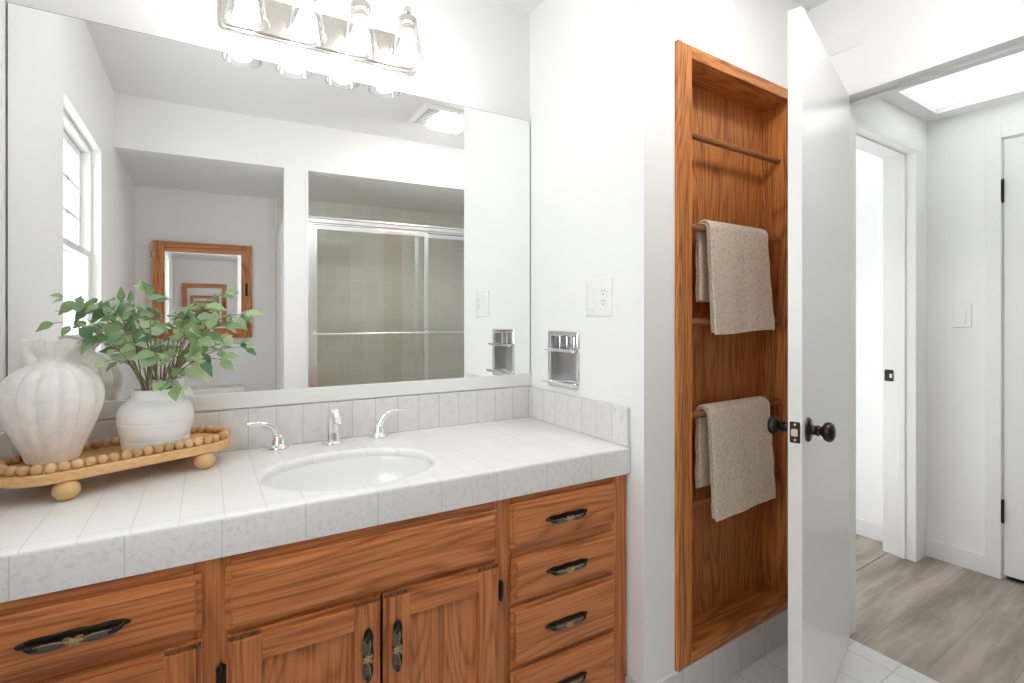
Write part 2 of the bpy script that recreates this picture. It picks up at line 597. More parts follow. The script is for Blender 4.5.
def struct(name, boxes, m, F=None, bevel=0.0):
    bm = B()
    for b in boxes:
        box(bm, *b)
    return obj(name, bm, m, None, F, bevel=bevel, kind='structure')


# ------------------------------------------------------------------ the room
D = 1.745                 # mirror wall
XS = 1.1154               # side wall beside the vanity
XL = -0.424               # left wall
CZ = 2.43                 # ceiling
NF = frame(XS, 1.1205, 3.0)        # towel-niche wall (local x along the wall, y into it)
BF = frame(0.0248, -0.0189, 3.2)   # wall behind the camera (local x along it, -y away from the vanity)

struct('floor', [(-0.55, 2.105, -1.15, 1.85, -0.06, 0.0)], 'floor_tile')
struct('floor_hall', [(2.105, 3.6, -0.9, 3.8, -0.06, 0.0)], 'planks')
struct('trim_threshold', [(1.13, 1.94, 0.098, 0.116, 0.0, 0.004)], 'planks', NF)
struct('ceiling', [(-0.55, 2.12, -1.15, 1.85, CZ, CZ + 0.06)], 'ceil')
struct('wall_mirror', [(-0.55, 1.3, D, D + 0.1, 0, CZ)], 'paint')
bm = B()
pa, pb = NF @ Vector((0.10, 0, 0)), NF @ Vector((0.10, 0.16, 0))
prism(bm, [(XS, 1.1205), (pa.x, pa.y), (pb.x, pb.y), (XS + 0.10, 1.2936), (XS + 0.10, 1.30), (XS, 1.30)], 0, CZ, 'Z')
box(bm, XS, XS + 0.10, 1.30, 1.438, 0, CZ)
box(bm, XS, XS + 0.10, 1.600, D + 0.05, 0, CZ)
box(bm, XS, XS + 0.10, 1.438, 1.600, 0, 0.974)
box(bm, XS, XS + 0.10, 1.438, 1.600, 1.152, CZ)
bmesh.ops.remove_doubles(bm, verts=bm.verts, dist=1e-5)
obj('wall_side', bm, 'paint', kind='structure')
NS0, NS1, NZ0, NZ1, ND = 0.207, 0.803, 0.158, 2.034, 0.110
struct('wall_niche', [(0.10, NS0 - 0.012, 0, 0.16, 0, CZ), (NS1 + 0.012, 0.99, 0, 0.16, 0, CZ),
                      (NS0 - 0.012, NS1 + 0.012, 0, 0.16, NZ1 + 0.012, CZ), (NS0 - 0.012, NS1 + 0.012, 0, 0.16, 0, NZ0 - 0.012),
                      (NS0 - 0.012, NS1 + 0.012, ND + 0.012, 0.16, NZ0 - 0.02, NZ1 + 0.02)], 'paint', NF)
# left wall with the window opening
WY0, WY1, WZ0, WZ1 = 0.365, 1.13, 0.97, 2.003
struct('wall_left', [(XL - 0.13, XL, -1.15, WY0, 0, CZ), (XL - 0.13, XL, WY1, D + 0.05, 0, CZ),
                     (XL - 0.13, XL, WY0, WY1, 0, WZ0), (XL - 0.13, XL, WY0, WY1, WZ1, CZ)], 'paint')
# doorway wall
struct('wall_doorway', [(2.055, 2.165, 1.06, 1.30, 0, CZ), (2.055, 2.165, 0.09, 0.27, 0, CZ), (2.055, 2.165, 0.27, 1.06, 2.043, CZ)], 'paint')
struct('trim_doorway', [(2.050, 2.170, 1.052, 1.066, 0, 2.048), (2.050, 2.170, 0.262, 0.276, 0, 2.048), (2.050, 2.170, 0.262, 1.066, 2.037, 2.049),
                        (2.105, 2.14, 0.276, 1.052, 2.027, 2.037)], 'trim')
# wall behind the camera: header, pier, partition, alcove and shower
struct('wall_back', [(-0.47, 2.24, -0.10, 0.0, 2.14, CZ), (2.06, 2.24, -0.10, 0.0, 0, 2.14)], 'paint', BF)
struct('wall_partition', [(0.396, 0.523, -0.886, 0.0, 0, 1.83), (0.396, 0.523, -0.08, 0.0, 1.83, 2.14)], 'paint', BF)
struct('wall_alcove', [(-0.50, 0.396, -1.06, -0.952, 0, CZ)], 'paint', BF)
struct('ceiling_alcove', [(-0.50, 0.46, -0.99, -0.099, 2.14, 2.20)], 'ceil', BF)
struct('ceiling_shower', [(0.46, 2.20, -0.99, -0.099, 2.14, 2.20)], 'ceil', BF)
struct('wall_shower', [(0.396, 2.20, -0.98, -0.885, 0, 2.14)], 'shower_x', BF)
struct('wall_shower_end', [(2.06, 2.20, -0.90, -0.10, 0, 2.14)], 'shower_y', BF)
struct('wall_shower_side', [(0.523, 0.531, -0.885, -0.10, 0, 1.83)], 'shower_y', BF)
struct('trim_shower', [(0.520, 0.535, -0.07, 0.006, 0, 2.14)], 'trim', BF)
# tile baseboards
struct('baseboard_niche', [(-0.008, 0.99, -0.010, 0.0, 0, 0.122)], 'base_tile', NF, bevel=0.003)
struct('baseboard_side', [(XS - 0.010, XS, 1.118, 1.19, 0, 0.122)], 'base_tile', bevel=0.003)
struct('baseboard_back', [(XL, XL + 0.01, -0.9, 1.19, 0, 0.122)], 'base_tile', bevel=0.003)

# hall beyond the doorway (same frame as the niche wall)
HC = 2.213
HS = 2.063                # far hall wall
struct('wall_hall', [(HS, HS + 0.1, 0.30, 2.7, 0, CZ), (HS, HS + 0.1, -0.315, 0.30, 0, CZ), (HS, HS + 0.1, -1.13, -0.315, 2.045, CZ), (HS, HS + 0.1, -1.9, -1.13, 0, CZ)], 'paint', NF)
struct('wall_bedroom', [(1.926, HS, -0.024, 0.118, 0, CZ), (1.05, 1.16, -0.024, 0.118, 0, CZ), (1.16, 1.926, -0.024, 0.118, 2.052, CZ)], 'paint', NF)
struct('trim_bedroom_doorway', [(1.922, 1.934, -0.026, 0.120, 0, 2.056), (1.152, 1.174, -0.026, 0.120, 0, 2.056), (1.152, 1.934, -0.026, 0.120, 2.038, 2.056),
                                (1.913, 1.9225, 0.018, 0.052, 0, 2.0385), (1.174, 1.9225, 0.018, 0.052, 2.030, 2.0385)], 'trim', NF, bevel=0.003)
struct('wall_hall_end', [(0.95, 2.2, -1.95, -1.85, 0, CZ)], 'paint', NF)
struct('ceiling_hall', [(0.93, 1.50, -1.9, 0.0, HC, HC + 0.05), (1.966, 2.2, -1.9, 0.0, HC, HC + 0.05), (1.50, 1.966, -0.095, 0.0, HC, HC + 0.05), (1.50, 1.966, -1.9, -1.25, HC, HC + 0.05)], 'ceil', NF)
struct('wall_skylight', [(1.47, 1.50, -1.28, -0.065, HC + 0.02, 2.85), (1.966, 1.996, -1.28, -0.065, HC + 0.02, 2.85),
                         (1.50, 1.966, -0.095, -0.065, HC + 0.02, 2.85), (1.50, 1.966, -1.28, -1.25, HC + 0.02, 2.85)], 'ceil', NF)
bm = B()
box(bm, 1.49, 1.976, -1.27, -0.075, 2.86, 2.868)
w2 = obj('window_skylight', bm, 'pane', None, NF, kind='structure')
bm = B()
box(bm, 1.50, 1.966, -1.25, -0.095, HC + 0.024, HC + 0.027)
obj('window_skylight_diffuser', bm, 'diffuser', None, NF, kind='structure')
struct('ceiling_bedroom', [(0.3, 2.2, 0.17, 2.75, CZ, CZ + 0.05)], 'ceil', NF)
struct('wall_bedroom_added_opening', [(0.3, 0.95, 2.4, 2.5, 0, CZ), (1.30, 2.2, 2.4, 2.5, 0, CZ), (0.95, 1.30, 2.4, 2.5, 0, 1.1), (0.95, 1.30, 2.4, 2.5, 1.45, CZ)], 'paint', NF)  # unseen opening, added and sized so that sky light brightens the bedroom
struct('wall_bedroom_side', [(0.3, 0.4, 0.17, 2.5, 0, CZ)], 'paint', NF)
bm = B()
box(bm, HS - 0.014, HS, -0.262, -0.024, 0, 0.088)
box(bm, HS - 0.008, HS, -0.262, -0.024, 0.088, 0.094)
obj('baseboard_hall', bm, 'trim', None, NF, bevel=0.003, kind='structure')
bm = B()
box(bm, HS - 0.014, HS, 0.118, 2.4, 0, 0.088)
box(bm, HS - 0.008, HS, 0.118, 2.4, 0.088, 0.094)
obj('baseboard_bedroom', bm, 'trim', None, NF, bevel=0.003, kind='structure')
struct('trim_closet', [(HS - 0.016, HS + 0.02, -0.312, -0.256, 0, 2.105), (HS - 0.016, HS + 0.02, -1.19, -1.133, 0, 2.105), (HS - 0.016, HS + 0.02, -1.133, -0.312, 2.048, 2.105)], 'trim', NF, bevel=0.003)
bm = B()
box(bm, HS - 0.004, HS + 0.036, -1.128, -0.317, 0.022, 2.042)
d2 = obj('door_2', bm, 'door', None, NF, bevel=0.002, kind='structure')
for z in (1.752, 0.267):
    bm = B()
    lathe(bm, [(0.004, -0.004), (0.0065, 0), (0.0065, 0.102), (0.004, 0.106)], (HS - 0.010, -0.3145, z), 14)
    box(bm, HS - 0.0165, HS - 0.002, -0.3185, -0.3105, z + 0.004, z + 0.098)
    obj('hinge', bm, 'black', d2, NF, smooth=40)
bm = B()
box(bm, HS + 0.03, HS + 0.06, -1.12, -0.32, 0.0, 0.02)  # black strip standing in for the shade in the gap under the door
obj('closet_gap_shade', bm, 'black', None, NF, kind='structure')
# strike plate on the bedroom jamb
bm = B()
prism(bm, [(a, b) for a, b in rrect(0.070, 0.110, 0.888, 0.947, 0.006)], 1.9195, 1.9225, 'X', 0)
box(bm, 1.9185, 1.9196, 0.076, 0.088, 0.906, 0.926, 1)
sp = obj('strike_plate', bm, ['black', 'bolt'], None, NF, smooth=40)
tag(sp, 'small black strike plate on the white bedroom door jamb in the hall', 'strike plate')

# window in the left wall
win = thing('window_1', (XL - 0.06, 0.775, WZ0), kind='structure')
bm = B()
xa, xb = XL - 0.105, XL - 0.036
box(bm, xa, xb, WY0, WY0 + 0.022, WZ0, WZ1)
box(bm, xa, xb, WY1 - 0.022, WY1, WZ0, WZ1)
box(bm, xa, xb, WY0 + 0.022, WY1 - 0.022, WZ1 - 0.022, WZ1)
box(bm, xa - 0.01, xb + 0.012, WY0 + 0.001, WY1 - 0.001, WZ0, WZ0 + 0.03)
obj('frame', bm, 'trim', win, bevel=0.003)


def sash(name, x0, x1, y0, y1, z0, z1, w, muntins):
    b_ = B()
    box(b_, x0, x1, y0, y0 + w, z0, z1)
    box(b_, x0, x1, y1 - w, y1, z0, z1)
    box(b_, x0, x1, y0 + w, y1 - w, z0, z0 + w)
    box(b_, x0, x1, y0 + w, y1 - w, z1 - w, z1)
    s = obj(name, b_, 'trim', win, bevel=0.002)
    b_ = B()
    xm = (x0 + x1) / 2
    box(b_, xm - 0.002, xm + 0.002, y0 + w, y1 - w, z0 + w, z1 - w)
    obj('pane', b_, 'pane', s)
    if muntins:
        b_ = B()
        for k in (1, 2):
            zz = z0 + w + (z1 - z0 - 2 * w) * k / 3
            box(b_, xm + 0.003, xm + 0.010, y0 + w, y1 - w, zz - 0.008, zz + 0.008)
            yy = y0 + w + (y1 - y0 - 2 * w) * k / 3
            box(b_, xm + 0.003, xm + 0.010, yy - 0.008, yy + 0.008, z0 + w, z1 - w)
        obj('muntin', b_, 'trim', s)


sash('upper_sash', XL - 0.098, XL - 0.072, WY0 + 0.022, WY1 - 0.022, 1.49, WZ1 - 0.022, 0.034, True)
sash('lower_sash', XL - 0.068, XL - 0.040, WY0 + 0.022, WY1 - 0.022, WZ0 + 0.03, 1.525, 0.030, False)

# ------------------------------------------------------------------ open bathroom door
dx, dy = 2.068 - 1.3588, 1.024 - 0.7901
dl = math.hypot(dx, dy)
DF = frame(1.3588, 0.7901, math.degrees(math.atan2(dy, dx)))      # x from the free edge to the hinge, y towards the niche
bm = B()
box(bm, 0, dl, 0, 0.035, 0.012, 2.040)
d1 = obj('door_1', bm, 'door', None, DF, bevel=0.0015, kind='structure')
d1['label'] = 'white flush bathroom door standing open in front of the oak towel niche'


def knob(side):
    b_ = B()
    R = Matrix.Translation((0.062, 0.0 if side < 0 else 0.035, 0.9105)) @ Matrix.Rotation(rad(90 if side < 0 else -90), 4, 'X') @ Matrix.Diagonal((1, 1, 0.88, 1))
    lathe(b_, [(0.0, 0.0), (0.033, 0.0), (0.033, 0.004), (0.029, 0.009), (0.018, 0.012), (0.0135, 0.014), (0.0125, 0.022), (0.0155, 0.027), (0.0135, 0.031), (0.0115, 0.036),
                (0.016, 0.041), (0.0235, 0.046), (0.0268, 0.055), (0.0262, 0.062), (0.022, 0.069), (0.013, 0.0735), (0.0, 0.0745)], n=32, M4=R)
    obj('door_knob', b_, 'bronze', d1, DF, smooth=50)


knob(-1)
knob(1)
bm = B()
prism(bm, rrect(0.005, 0.030, 0.8825, 0.9385, 0.002), -0.0012, 0.001, 'X', 0)
prism(bm, rrect(0.0095, 0.0255, 0.901, 0.920, 0.003), -0.007, 0.0, 'X', 1)
for z in (0.890, 0.931):
    lathe(bm, [(0.0, 0.0), (0.0034, 0.0), (0.0026, 0.0012), (0, 0.0014)], n=12, mi=1, M4=Matrix.Translation((-0.0012, 0.0175, z)) @ Matrix.Rotation(rad(-90), 4, 'Y'))
obj('latch_plate', bm, ['bronze', 'bolt'], d1, DF, smooth=40)
for z in (0.20, 1.00, 1.80):
    bm = B()
    lathe(bm, [(0.004, -0.003), (0.006, 0), (0.006, 0.09), (0.004, 0.093)], (dl + 0.001, 0.0405, z), 12)
    obj('hinge', bm, 'bronze', d1, DF, smooth=40)

# ------------------------------------------------------------------ towel niche
nic = thing('towel_niche', tuple(NF @ Vector((0.5, 0, 0.13))), 'tall oak towel niche with dowel rods, recessed in the white wall behind the open door', 'towel niche')
bm = B()
box(bm, 0.137, NS0, -0.011, 0.0, 0.1245, 2.073, 1)
box(bm, NS1, 0.870, -0.011, 0.0, 0.1245, 2.073, 1)
box(bm, NS0, NS1, -0.011, 0.0, NZ1, 2.073, 0)
box(bm, NS0, NS1, -0.011, 0.0, 0.1245, NZ0, 0)
box(bm, 0.137, 0.156, -0.0145, -0.011, 0.1245, 2.073, 1)
box(bm, 0.173, 0.178, -0.013, -0.011, 0.145, 2.052, 1)
obj('frame', bm, ['niche_x', 'niche_z'], nic, NF, bevel=0.003)
bm = B()
box(bm, NS0 - 0.010, NS1 + 0.010, ND, ND + 0.008, NZ0 - 0.01, NZ1 + 0.01)
obj('back_panel', bm, 'niche_z', nic, NF)
for a, b in ((NS0 - 0.010, NS0), (NS1, NS1 + 0.010)):
    bm = B()
    box(bm, a, b, 0, ND, NZ0 - 0.01, NZ1 + 0.01)
    obj('side_panel', bm, 'niche_z', nic, NF)
bm = B()
box(bm, NS0, NS1, 0, ND, NZ1, NZ1 + 0.010)
obj('top_panel', bm, 'niche_x', nic, NF)
bm = B()
box(bm, NS0, NS1, 0, ND, NZ0 - 0.010, NZ0)
obj('bottom_panel', bm, 'niche_x', nic, NF)
RODS = (1.822, 1.517, 1.202, 0.890, 0.588)
RD = 0.046
for z in RODS:
    bm = B()
    lathe(bm, [(0.0125, NS0 + 0.001), (0.0115, NS0 + 0.004), (0.0115, NS1 - 0.004), (0.0125, NS1 - 0.001)], n=18, M4=Matrix.Translation((0, RD, z)) @ Matrix.Rotation(rad(90), 4, 'Y'))
    obj('rod', bm, 'rod', nic, NF, smooth=50)


def towel(zr, s0, s1, zf, zb, seed, label, lean):
    rnd = random.Random(seed)
    b_ = B()
    ph = [rnd.uniform(0, 6.28) for _ in range(8)]
    for layer in range(2):
        ri = 0.0128 + layer * 0.0098
        ro = ri + 0.0088
        cut = 0.0 if layer == 1 else 0.006
        def path(r, n_arc=12, n_leg=110):
            pts = []
            for i in range(n_leg):
                t = i / n_leg
                pts.append((RD + r, zb + cut + (zr - zb - cut) * t))
            for i in range(n_arc + 1):
                a = PI * i / n_arc
                pts.append((RD + r * math.cos(a), zr + r * math.sin(a)))
            for i in range(1, n_leg + 1):
                t = i / n_leg
                pts.append((RD - r, zr + (zf + cut - zr) * t))
            return pts
        outer, inner = path(ro), path(ri)
        K = 110
        loops = []
        for k in range(K + 1):
            f = k / K
            sh = math.sin(PI * f)
            rows = []
            for which, pth in ((1, outer), (-1, inner)):
                row = []
                L = len(pth)
                for i, (d, z) in enumerate(pth):
                    q = i / (L - 1)
                    front = max(0.0, (q - 0.5) * 2)
                    back = max(0.0, (0.5 - q) * 2)
                    s = s0 + (s1 - s0) * f + lean * front * (0.4 + 0.6 * (1 - f)) + 0.03 * front * f
                    s += 0.0025 * math.sin(60 * z + ph[0]) * (1 if f < 0.5 else -1) * (abs(f - 0.5) * 2) ** 3
                    wob = (0.0035 * math.sin(7 * f + ph[1] + 9 * z) + 0.002 * math.sin(17 * f + ph[2])) * (front * (1 - 0.2 * front))
                    bump_ = 0.0006 * math.sin(s * 640 + 1.5 * math.sin(z * 150)) * math.sin(z * 520 + 0.8 * math.sin(s * 190))
                    dd = d - wob - (0.006 * front if which > 0 or layer else 0.004 * front)
                    if which > 0 and layer == 1:
                        dd -= bump_ * (1 if q > 0.5 else -1)
                    zz = z + (0.004 * math.sin(5 * f + ph[3]) * front) - 0.010 * front * (1 - f) * 0.6
                    if back > 0:
                        dd = d + 0.002 * math.sin(9 * f + ph[4]) * back
                    row.append((s, dd, zz))
                rows.append(row)
            loops.append(rows[0] + rows[1][::-1])
        # pinch the two selvedges so the edge is rounded
        for e_, n_ in ((0, 1), (K, K - 1)):
            a, b2 = loops[e_], loops[n_]
            L = len(a)
            loops[e_] = [tuple(Vector(a[i]) * 0.72 + Vector(a[L - 1 - i]) * 0.28) for i in range(L)]
        loft(b_, loops, 0)
    o = obj('towel', b_, 'towel', None, NF, smooth=70)
    tag(o, label, 'towel', 'beige bobble towels on the niche rods')


towel(RODS[1], 0.338, 0.678, 1.168, 1.270, 3, 'beige bobble-textured towel folded over the upper rod of the oak niche', 0.014)
towel(RODS[3], 0.338, 0.690, 0.540, 0.630, 8, 'beige bobble-textured towel folded over the lower rod, beside the bronze door knob', 0.026)

# ------------------------------------------------------------------ vanity cabinet
VX0, VX1 = XL + 0.006, XS - 0.004
VF = 1.192
van = thing('vanity_cabinet', (0.35, 1.45, 0.0), 'long oak vanity cabinet with dark antique pulls under the white tiled counter', 'cabinet')
bm = B()
box(bm, VX0, VX0 + 0.018, 1.212, D - 0.004, 0.10, 0.735, 1)
box(bm, VX1 - 0.018, VX1, 1.212, D - 0.004, 0.10, 0.735, 1)
box(bm, VX0 + 0.018, VX1 - 0.018, 1.212, D - 0.004, 0.10, 0.118, 0)
box(bm, VX0 + 0.018, VX1 - 0.018, D - 0.012, D - 0.004, 0.118, 0.735, 0)
box(bm, VX0, VX1, 1.262, D - 0.01, 0.002, 0.10, 0)
ST = [(VX0, -0.362), (-0.018, 0.046), (0.645, 0.706), (1.051, VX1)]
for a, b in ST:
    box(bm, a, b, VF, 1.212, 0.098, 0.7415, 1)
for (a, b) in ((ST[0][1], ST[1][0]), (ST[1][1], ST[2][0]), (ST[2][1], ST[3][0])):
    box(bm, a, b, VF, 1.212, 0.706, 0.7415, 0)
    box(bm, a, b, VF, 1.212, 0.572, 0.622, 0)
    box(bm, a, b, VF, 1.212, 0.098, 0.135, 0)
for z in (0.452, 0.278):
    box(bm, ST[2][1], ST[3][0], VF, 1.212, z - 0.02, z + 0.02, 0)
obj('body', bm, ['oak_x', 'oak_z'], van, bevel=0.0015)


def pull(parent, cx, cz, L, vertical=False, y=1.174):
    """antique bail pull: scalloped plate, leaf-shaped bail and a brass flower"""
    b_ = B()
    h = L / 2
    out = []
    for i in range(48):
        t = 2 * PI * i / 48
        x = h * math.cos(t)
        ax = abs(x) / h
        wz = 0.0110 * (1 - ax ** 4) ** 0.5 * (0.72 + 0.28 * abs(math.cos(ax * 1.5 * PI))) + 0.0015
        out.append((x, wz * (1 if math.sin(t) >= 0 else -1) * min(1, abs(math.sin(t)) * 3)))
    lo = [[(x, -f, z * k) for x, z in out] for f, k in ((0, 1), (0.0018, 1), (0.0034, 0.8))]
    loft(b_, lo, 0)
    for sx in (-1, 1):
        ball(b_, (sx * h * 0.90, -0.005, 0.0), 0.0065, 0, (1.2, 0.9, 0.9), 12)
        tube(b_, bez((sx * h * 0.86, -0.004, 0.0), (sx * h * 0.80, -0.020, -0.003), (sx * h * 0.74, -0.023, -0.006), (sx * h * 0.58, -0.023, -0.007), 8), [0.004, 0.0042, 0.0045, 0.005, 0.0055, 0.006, 0.0062, 0.0058, 0.005], 8, 0)
        ball(b_, (sx * h * 0.42, -0.0235, -0.0085), 0.010, 2, (h * 0.36 / 0.010, 0.50, 0.88), 16)
        tube(b_, bez((sx * h * 0.66, -0.0268, -0.001), (sx * h * 0.6, -0.029, 0.001), (sx * h * 0.4, -0.029, 0.001), (sx * h * 0.15, -0.0285, -0.004), 8), 0.0011, 6, 1)
        tube(b_, bez((sx * h * 0.16, -0.026, 0.001), (sx * h * 0.10, -0.030, 0.006), (sx * h * 0.03, -0.030, 0.004), (sx * h * 0.01, -0.027, -0.004), 6), 0.0019, 6, 1)
    ball(b_, (0, -0.0270, -0.0062), 0.0066, 1, (1.5, 0.75, 1.1), 12)
    for k in range(6):
        a = k * PI / 3
        ball(b_, (0.0095 * math.cos(a), -0.0275, -0.0062 + 0.0072 * math.sin(a)), 0.0034, 1, n=8)
    T = Matrix.Translation((cx, y, cz)) @ Matrix.Diagonal((1, 0.66, 0.80, 1))
    if vertical:
        T = T @ Matrix.Rotation(rad(90), 4, 'Y')
    b_.transform(T)
    obj('handle', b_, ['antique', 'brass', 'bail'], parent, None, smooth=55)


RAISE = [(0.0, 0.0055), (0.002, 0.0078), (0.0105, 0.0085), (0.0110, 0.0150), (0.0125, 0.0180), (0.0150, 0.0192)]


def drawer(x0, x1, z0, z1, hl, handle=True):
    b_ = B()
    steps(b_, x0, x1, z0, z1, VF - 0.0005, RAISE)
    o = obj('drawer' if handle else 'false_front', b_, 'oak_x', van, bevel=0.0008)
    if handle:
        pull(o, (x0 + x1) / 2 - 0.006, (z0 + z1) / 2 + 0.004, hl)
    return o


def cdoor(x0, x1, z0, z1, hx, hinge_x, hz=0.500):
    b_ = B()
    w = 0.062
    yb = VF - 0.0005
    g = 0.011
    box(b_, x0, x0 + w, yb - 0.010, yb, z0, z1, 1)
    box(b_, x1 - w, x1, yb - 0.010, yb, z0, z1, 1)
    box(b_, x0 + w, x1 - w, yb - 0.010, yb, z1 - w, z1, 0)
    box(b_, x0 + w, x1 - w, yb - 0.010, yb, z0, z0 + w, 0)
    # end grain shows on the lip above and below the stiles
    for a, b in ((x0 + 0.002, x0 + w), (x1 - w, x1 - 0.002)):
        box(b_, a, b, yb - 0.0125, yb - 0.010, z1 - g, z1 - 0.001, 2)
        box(b_, a, b, yb - 0.0125, yb - 0.010, z0 + 0.001, z0 + g, 2)
    for a, b in ((x0 + g, x0 + w), (x1 - w, x1 - g)):
        box(b_, a, b, yb - 0.0185, yb - 0.010, z0 + g, z1 - g, 1)
    for a, b in ((z0 + g, z0 + w), (z1 - w, z1 - g)):
        box(b_, x0 + w, x1 - w, yb - 0.0185, yb - 0.010, a, b, 0)
    o = obj('door', b_, ['oak_x', 'oak_z', 'oak_end'], van, bevel=0.0016)
    b_ = B()
    box(b_, x0 + w - 0.003, x1 - w + 0.003, yb - 0.009, yb - 0.001, z0 + w - 0.003, z1 - w + 0.003)
    obj('panel', b_, 'oak_z', o)
    pull(o, hx, 0.456, 0.152, True)
    for zz in (hz, 0.19):
        b_ = B()
        lathe(b_, [(0.002, -0.004), (0.0045, 0), (0.0045, 0.048), (0.002, 0.052)], (hinge_x, VF - 0.005, zz - 0.024), 10)
        box(b_, hinge_x - 0.009, hinge_x + 0.009, VF - 0.0025, VF, zz - 0.020, zz + 0.020)
        obj('hinge', b_, 'antique', o, smooth=40)


drawer(-0.375, -0.0045, 0.604, 0.715, 0.160)
drawer(0.0345, 0.656, 0.588, 0.7165, 0, False)
drawer(0.6945, 1.0615, 0.598, 0.7225, 0.145)
drawer(0.6985, 1.0600, 0.459, 0.577, 0.145)
drawer(0.6955, 1.0585, 0.288, 0.4465, 0.145)
drawer(0.6945, 1.0570, 0.115, 0.2755, 0.145)
cdoor(-0.375, -0.0045, 0.115, 0.586, -0.345, 0.003, 0.455)
cdoor(0.0370, 0.3470, 0.115, 0.579, 0.317, 0.0275)
cdoor(0.3535, 0.6585, 0.115, 0.579, 0.385, 0.668)

# ------------------------------------------------------------------ countertop, splashes
CZT = 0.8225
SCX, SCY, SA, SB = 0.335, 1.398, 0.215, 0.168
ctr = thing('countertop', (0.35, 1.46, 0.742), 'white tiled countertop with an oval sink cutout on top of the oak vanity', 'countertop')
bm = B()
x0, x1, yf, yb = XL + 0.002, XS - 0.0012, 1.186, D - 0.001
NE = 64


def ell(k, z, n=NE):
    return [(SCX + (SA + k) * math.cos(2 * PI * i / n), SCY + (SB + k) * math.sin(2 * PI * i / n), z) for i in range(n)]


ov = [bm.verts.new(p) for p in ((x0, yf, CZT), (x1, yf, CZT), (x1, yb, CZT), (x0, yb, CZT))]
es = [bm.edges.new((ov[i], ov[(i + 1) % 4])) for i in range(4)]
iv = [bm.verts.new(p) for p in ell(0.020, CZT)]
es += [bm.edges.new((iv[i], iv[(i + 1) % NE])) for i in range(NE)]
bmesh.ops.triangle_fill(bm, use_beauty=True, edges=es)
for f in list(bm.faces):          # keep the cutout open
    cc = f.calc_center_median()
    if ((cc.x - SCX) / (SA + 0.018)) ** 2 + ((cc.y - SCY) / (SB + 0.018)) ** 2 < 1 and all(v in iv for v in f.verts):
        bm.faces.remove(f)
prev = iv
for k, z in ((0.012, CZT + 0.0005), (0.005, CZT - 0.002), (0.001, CZT - 0.006), (0.0, CZT - 0.012), (0.0, CZT - 0.020)):
    cur = [bm.verts.new(p) for p in ell(k, z)]
    for i in range(NE):
        j = (i + 1) % NE
        bm.faces.new((prev[i], prev[j], cur[j], cur[i]))
    prev = cur
prof = [(1.186, CZT), (1.181, CZT - 0.0012), (1.1775, CZT - 0.0042), (1.176, CZT - 0.009), (1.176, 0.7425), (1.206, 0.7425)]
for (a, za), (b, zb) in zip(prof[:-1], prof[1:]):
    q = [bm.verts.new(p) for p in ((x0, a, za), (x1, a, za), (x1, b, zb), (x0, b, zb))]
    f = bm.faces.new(q)
    f.material_index = 1 if za < CZT - 0.003 else 0
bmesh.ops.remove_doubles(bm, verts=bm.verts, dist=1e-5)
obj('top', bm, ['ctile', 'ftile'], ctr, smooth=60)
bm = B()
box(bm, XL + 0.002, XS - 0.013, D - 0.012, D - 0.0005, CZT, 0.9440)
obj('backsplash', bm, 'btile', ctr, bevel=0.003)
for a, b in ((XS - 0.012, XS - 0.0005), (XL + 0.0005, XL + 0.012)):
    bm = B()
    box(bm, a, b, 1.178, D - 0.001, CZT, 0.9420)
    obj('side_splash', bm, 'stile', ctr, bevel=0.003)

snk = thing('sink', (SCX, SCY, CZT - 0.19), 'oval white porcelain undermount sink set in the tiled countertop', 'sink')
bm = B()
lps = [ell(0.014, CZT - 0.0215), ell(0.0012, CZT - 0.0205), ell(-0.001, CZT - 0.024)]
for q in range(1, 13):
    a = q / 12 * PI / 2
    k = 1 - 0.93 * (1 - math.cos(a)) ** 1.1
    dz = 0.145 * math.sin(a) ** 0.9
    lps.append([(SCX + (SA * k) * math.cos(2 * PI * i / NE), SCY + (SB * k) * math.sin(2 * PI * i / NE), CZT - 0.026 - dz) for i in range(NE)])
loft(bm, lps, 0, False, True)
obj('basin', bm, 'porcelain', snk, smooth=60)
bm = B()
lathe(bm, [(0.0, 0.002), (0.012, 0.002), (0.014, 0.004), (0.022, 0.003), (0.024, 0.0)], (SCX, SCY, CZT - 0.1715), 24)
obj('drain', bm, 'chrome', snk, smooth=50)

# ------------------------------------------------------------------ faucet
fau = thing('faucet', (0.343, 1.686, CZT), 'chrome widespread faucet with two curved lever handles behind the oval sink', 'faucet')
fx, fy = 0.343, 1.682
bm = B()
lathe(bm, [(0.030, 0), (0.0305, 0.004), (0.028, 0.009), (0.022, 0.012), (0.0, 0.0125)], (fx, fy, CZT), 28)
pts = bez((fx, fy, CZT + 0.008), (fx, fy + 0.010, CZT + 0.078), (fx, fy - 0.010, CZT + 0.117), (fx, fy - 0.050, CZT + 0.096), 16)
pts += [Vector((fx, fy - 0.066, CZT + 0.082)), Vector((fx, fy - 0.072, CZT + 0.071))]
rr = [0.0215 - 0.0085 * (i / 16) for i in range(17)] + [0.0135, 0.0145]
tube(bm, pts, rr, 18)
obj('spout', bm, 'chrome', fau, smooth=60)
for sx, hx_ in ((-1, 0.1895), (1, 0.4935)):
    bm = B()
    hy = 1.694
    lathe(bm, [(0.029, 0), (0.030, 0.005), (0.027, 0.011), (0.021, 0.014), (0.019, 0.018), (0.0165, 0.034), (0.0125, 0.046), (0.0, 0.049)], (hx_, hy, CZT), 28)
    pts = bez((hx_ + sx * 0.001, hy, CZT + 0.026), (hx_ + sx * 0.004, hy - 0.004, CZT + 0.080), (hx_ + sx * 0.034, hy - 0.012, CZT + 0.084), (hx_ + sx * 0.086, hy - 0.022, CZT + 0.086), 14)
    tube(bm, pts, [0.0150 - 0.0102 * (i / 14) ** 0.6 for i in range(15)], 14, flat=1.0)
    obj('lever_handle', bm, 'chrome', fau, smooth=60)

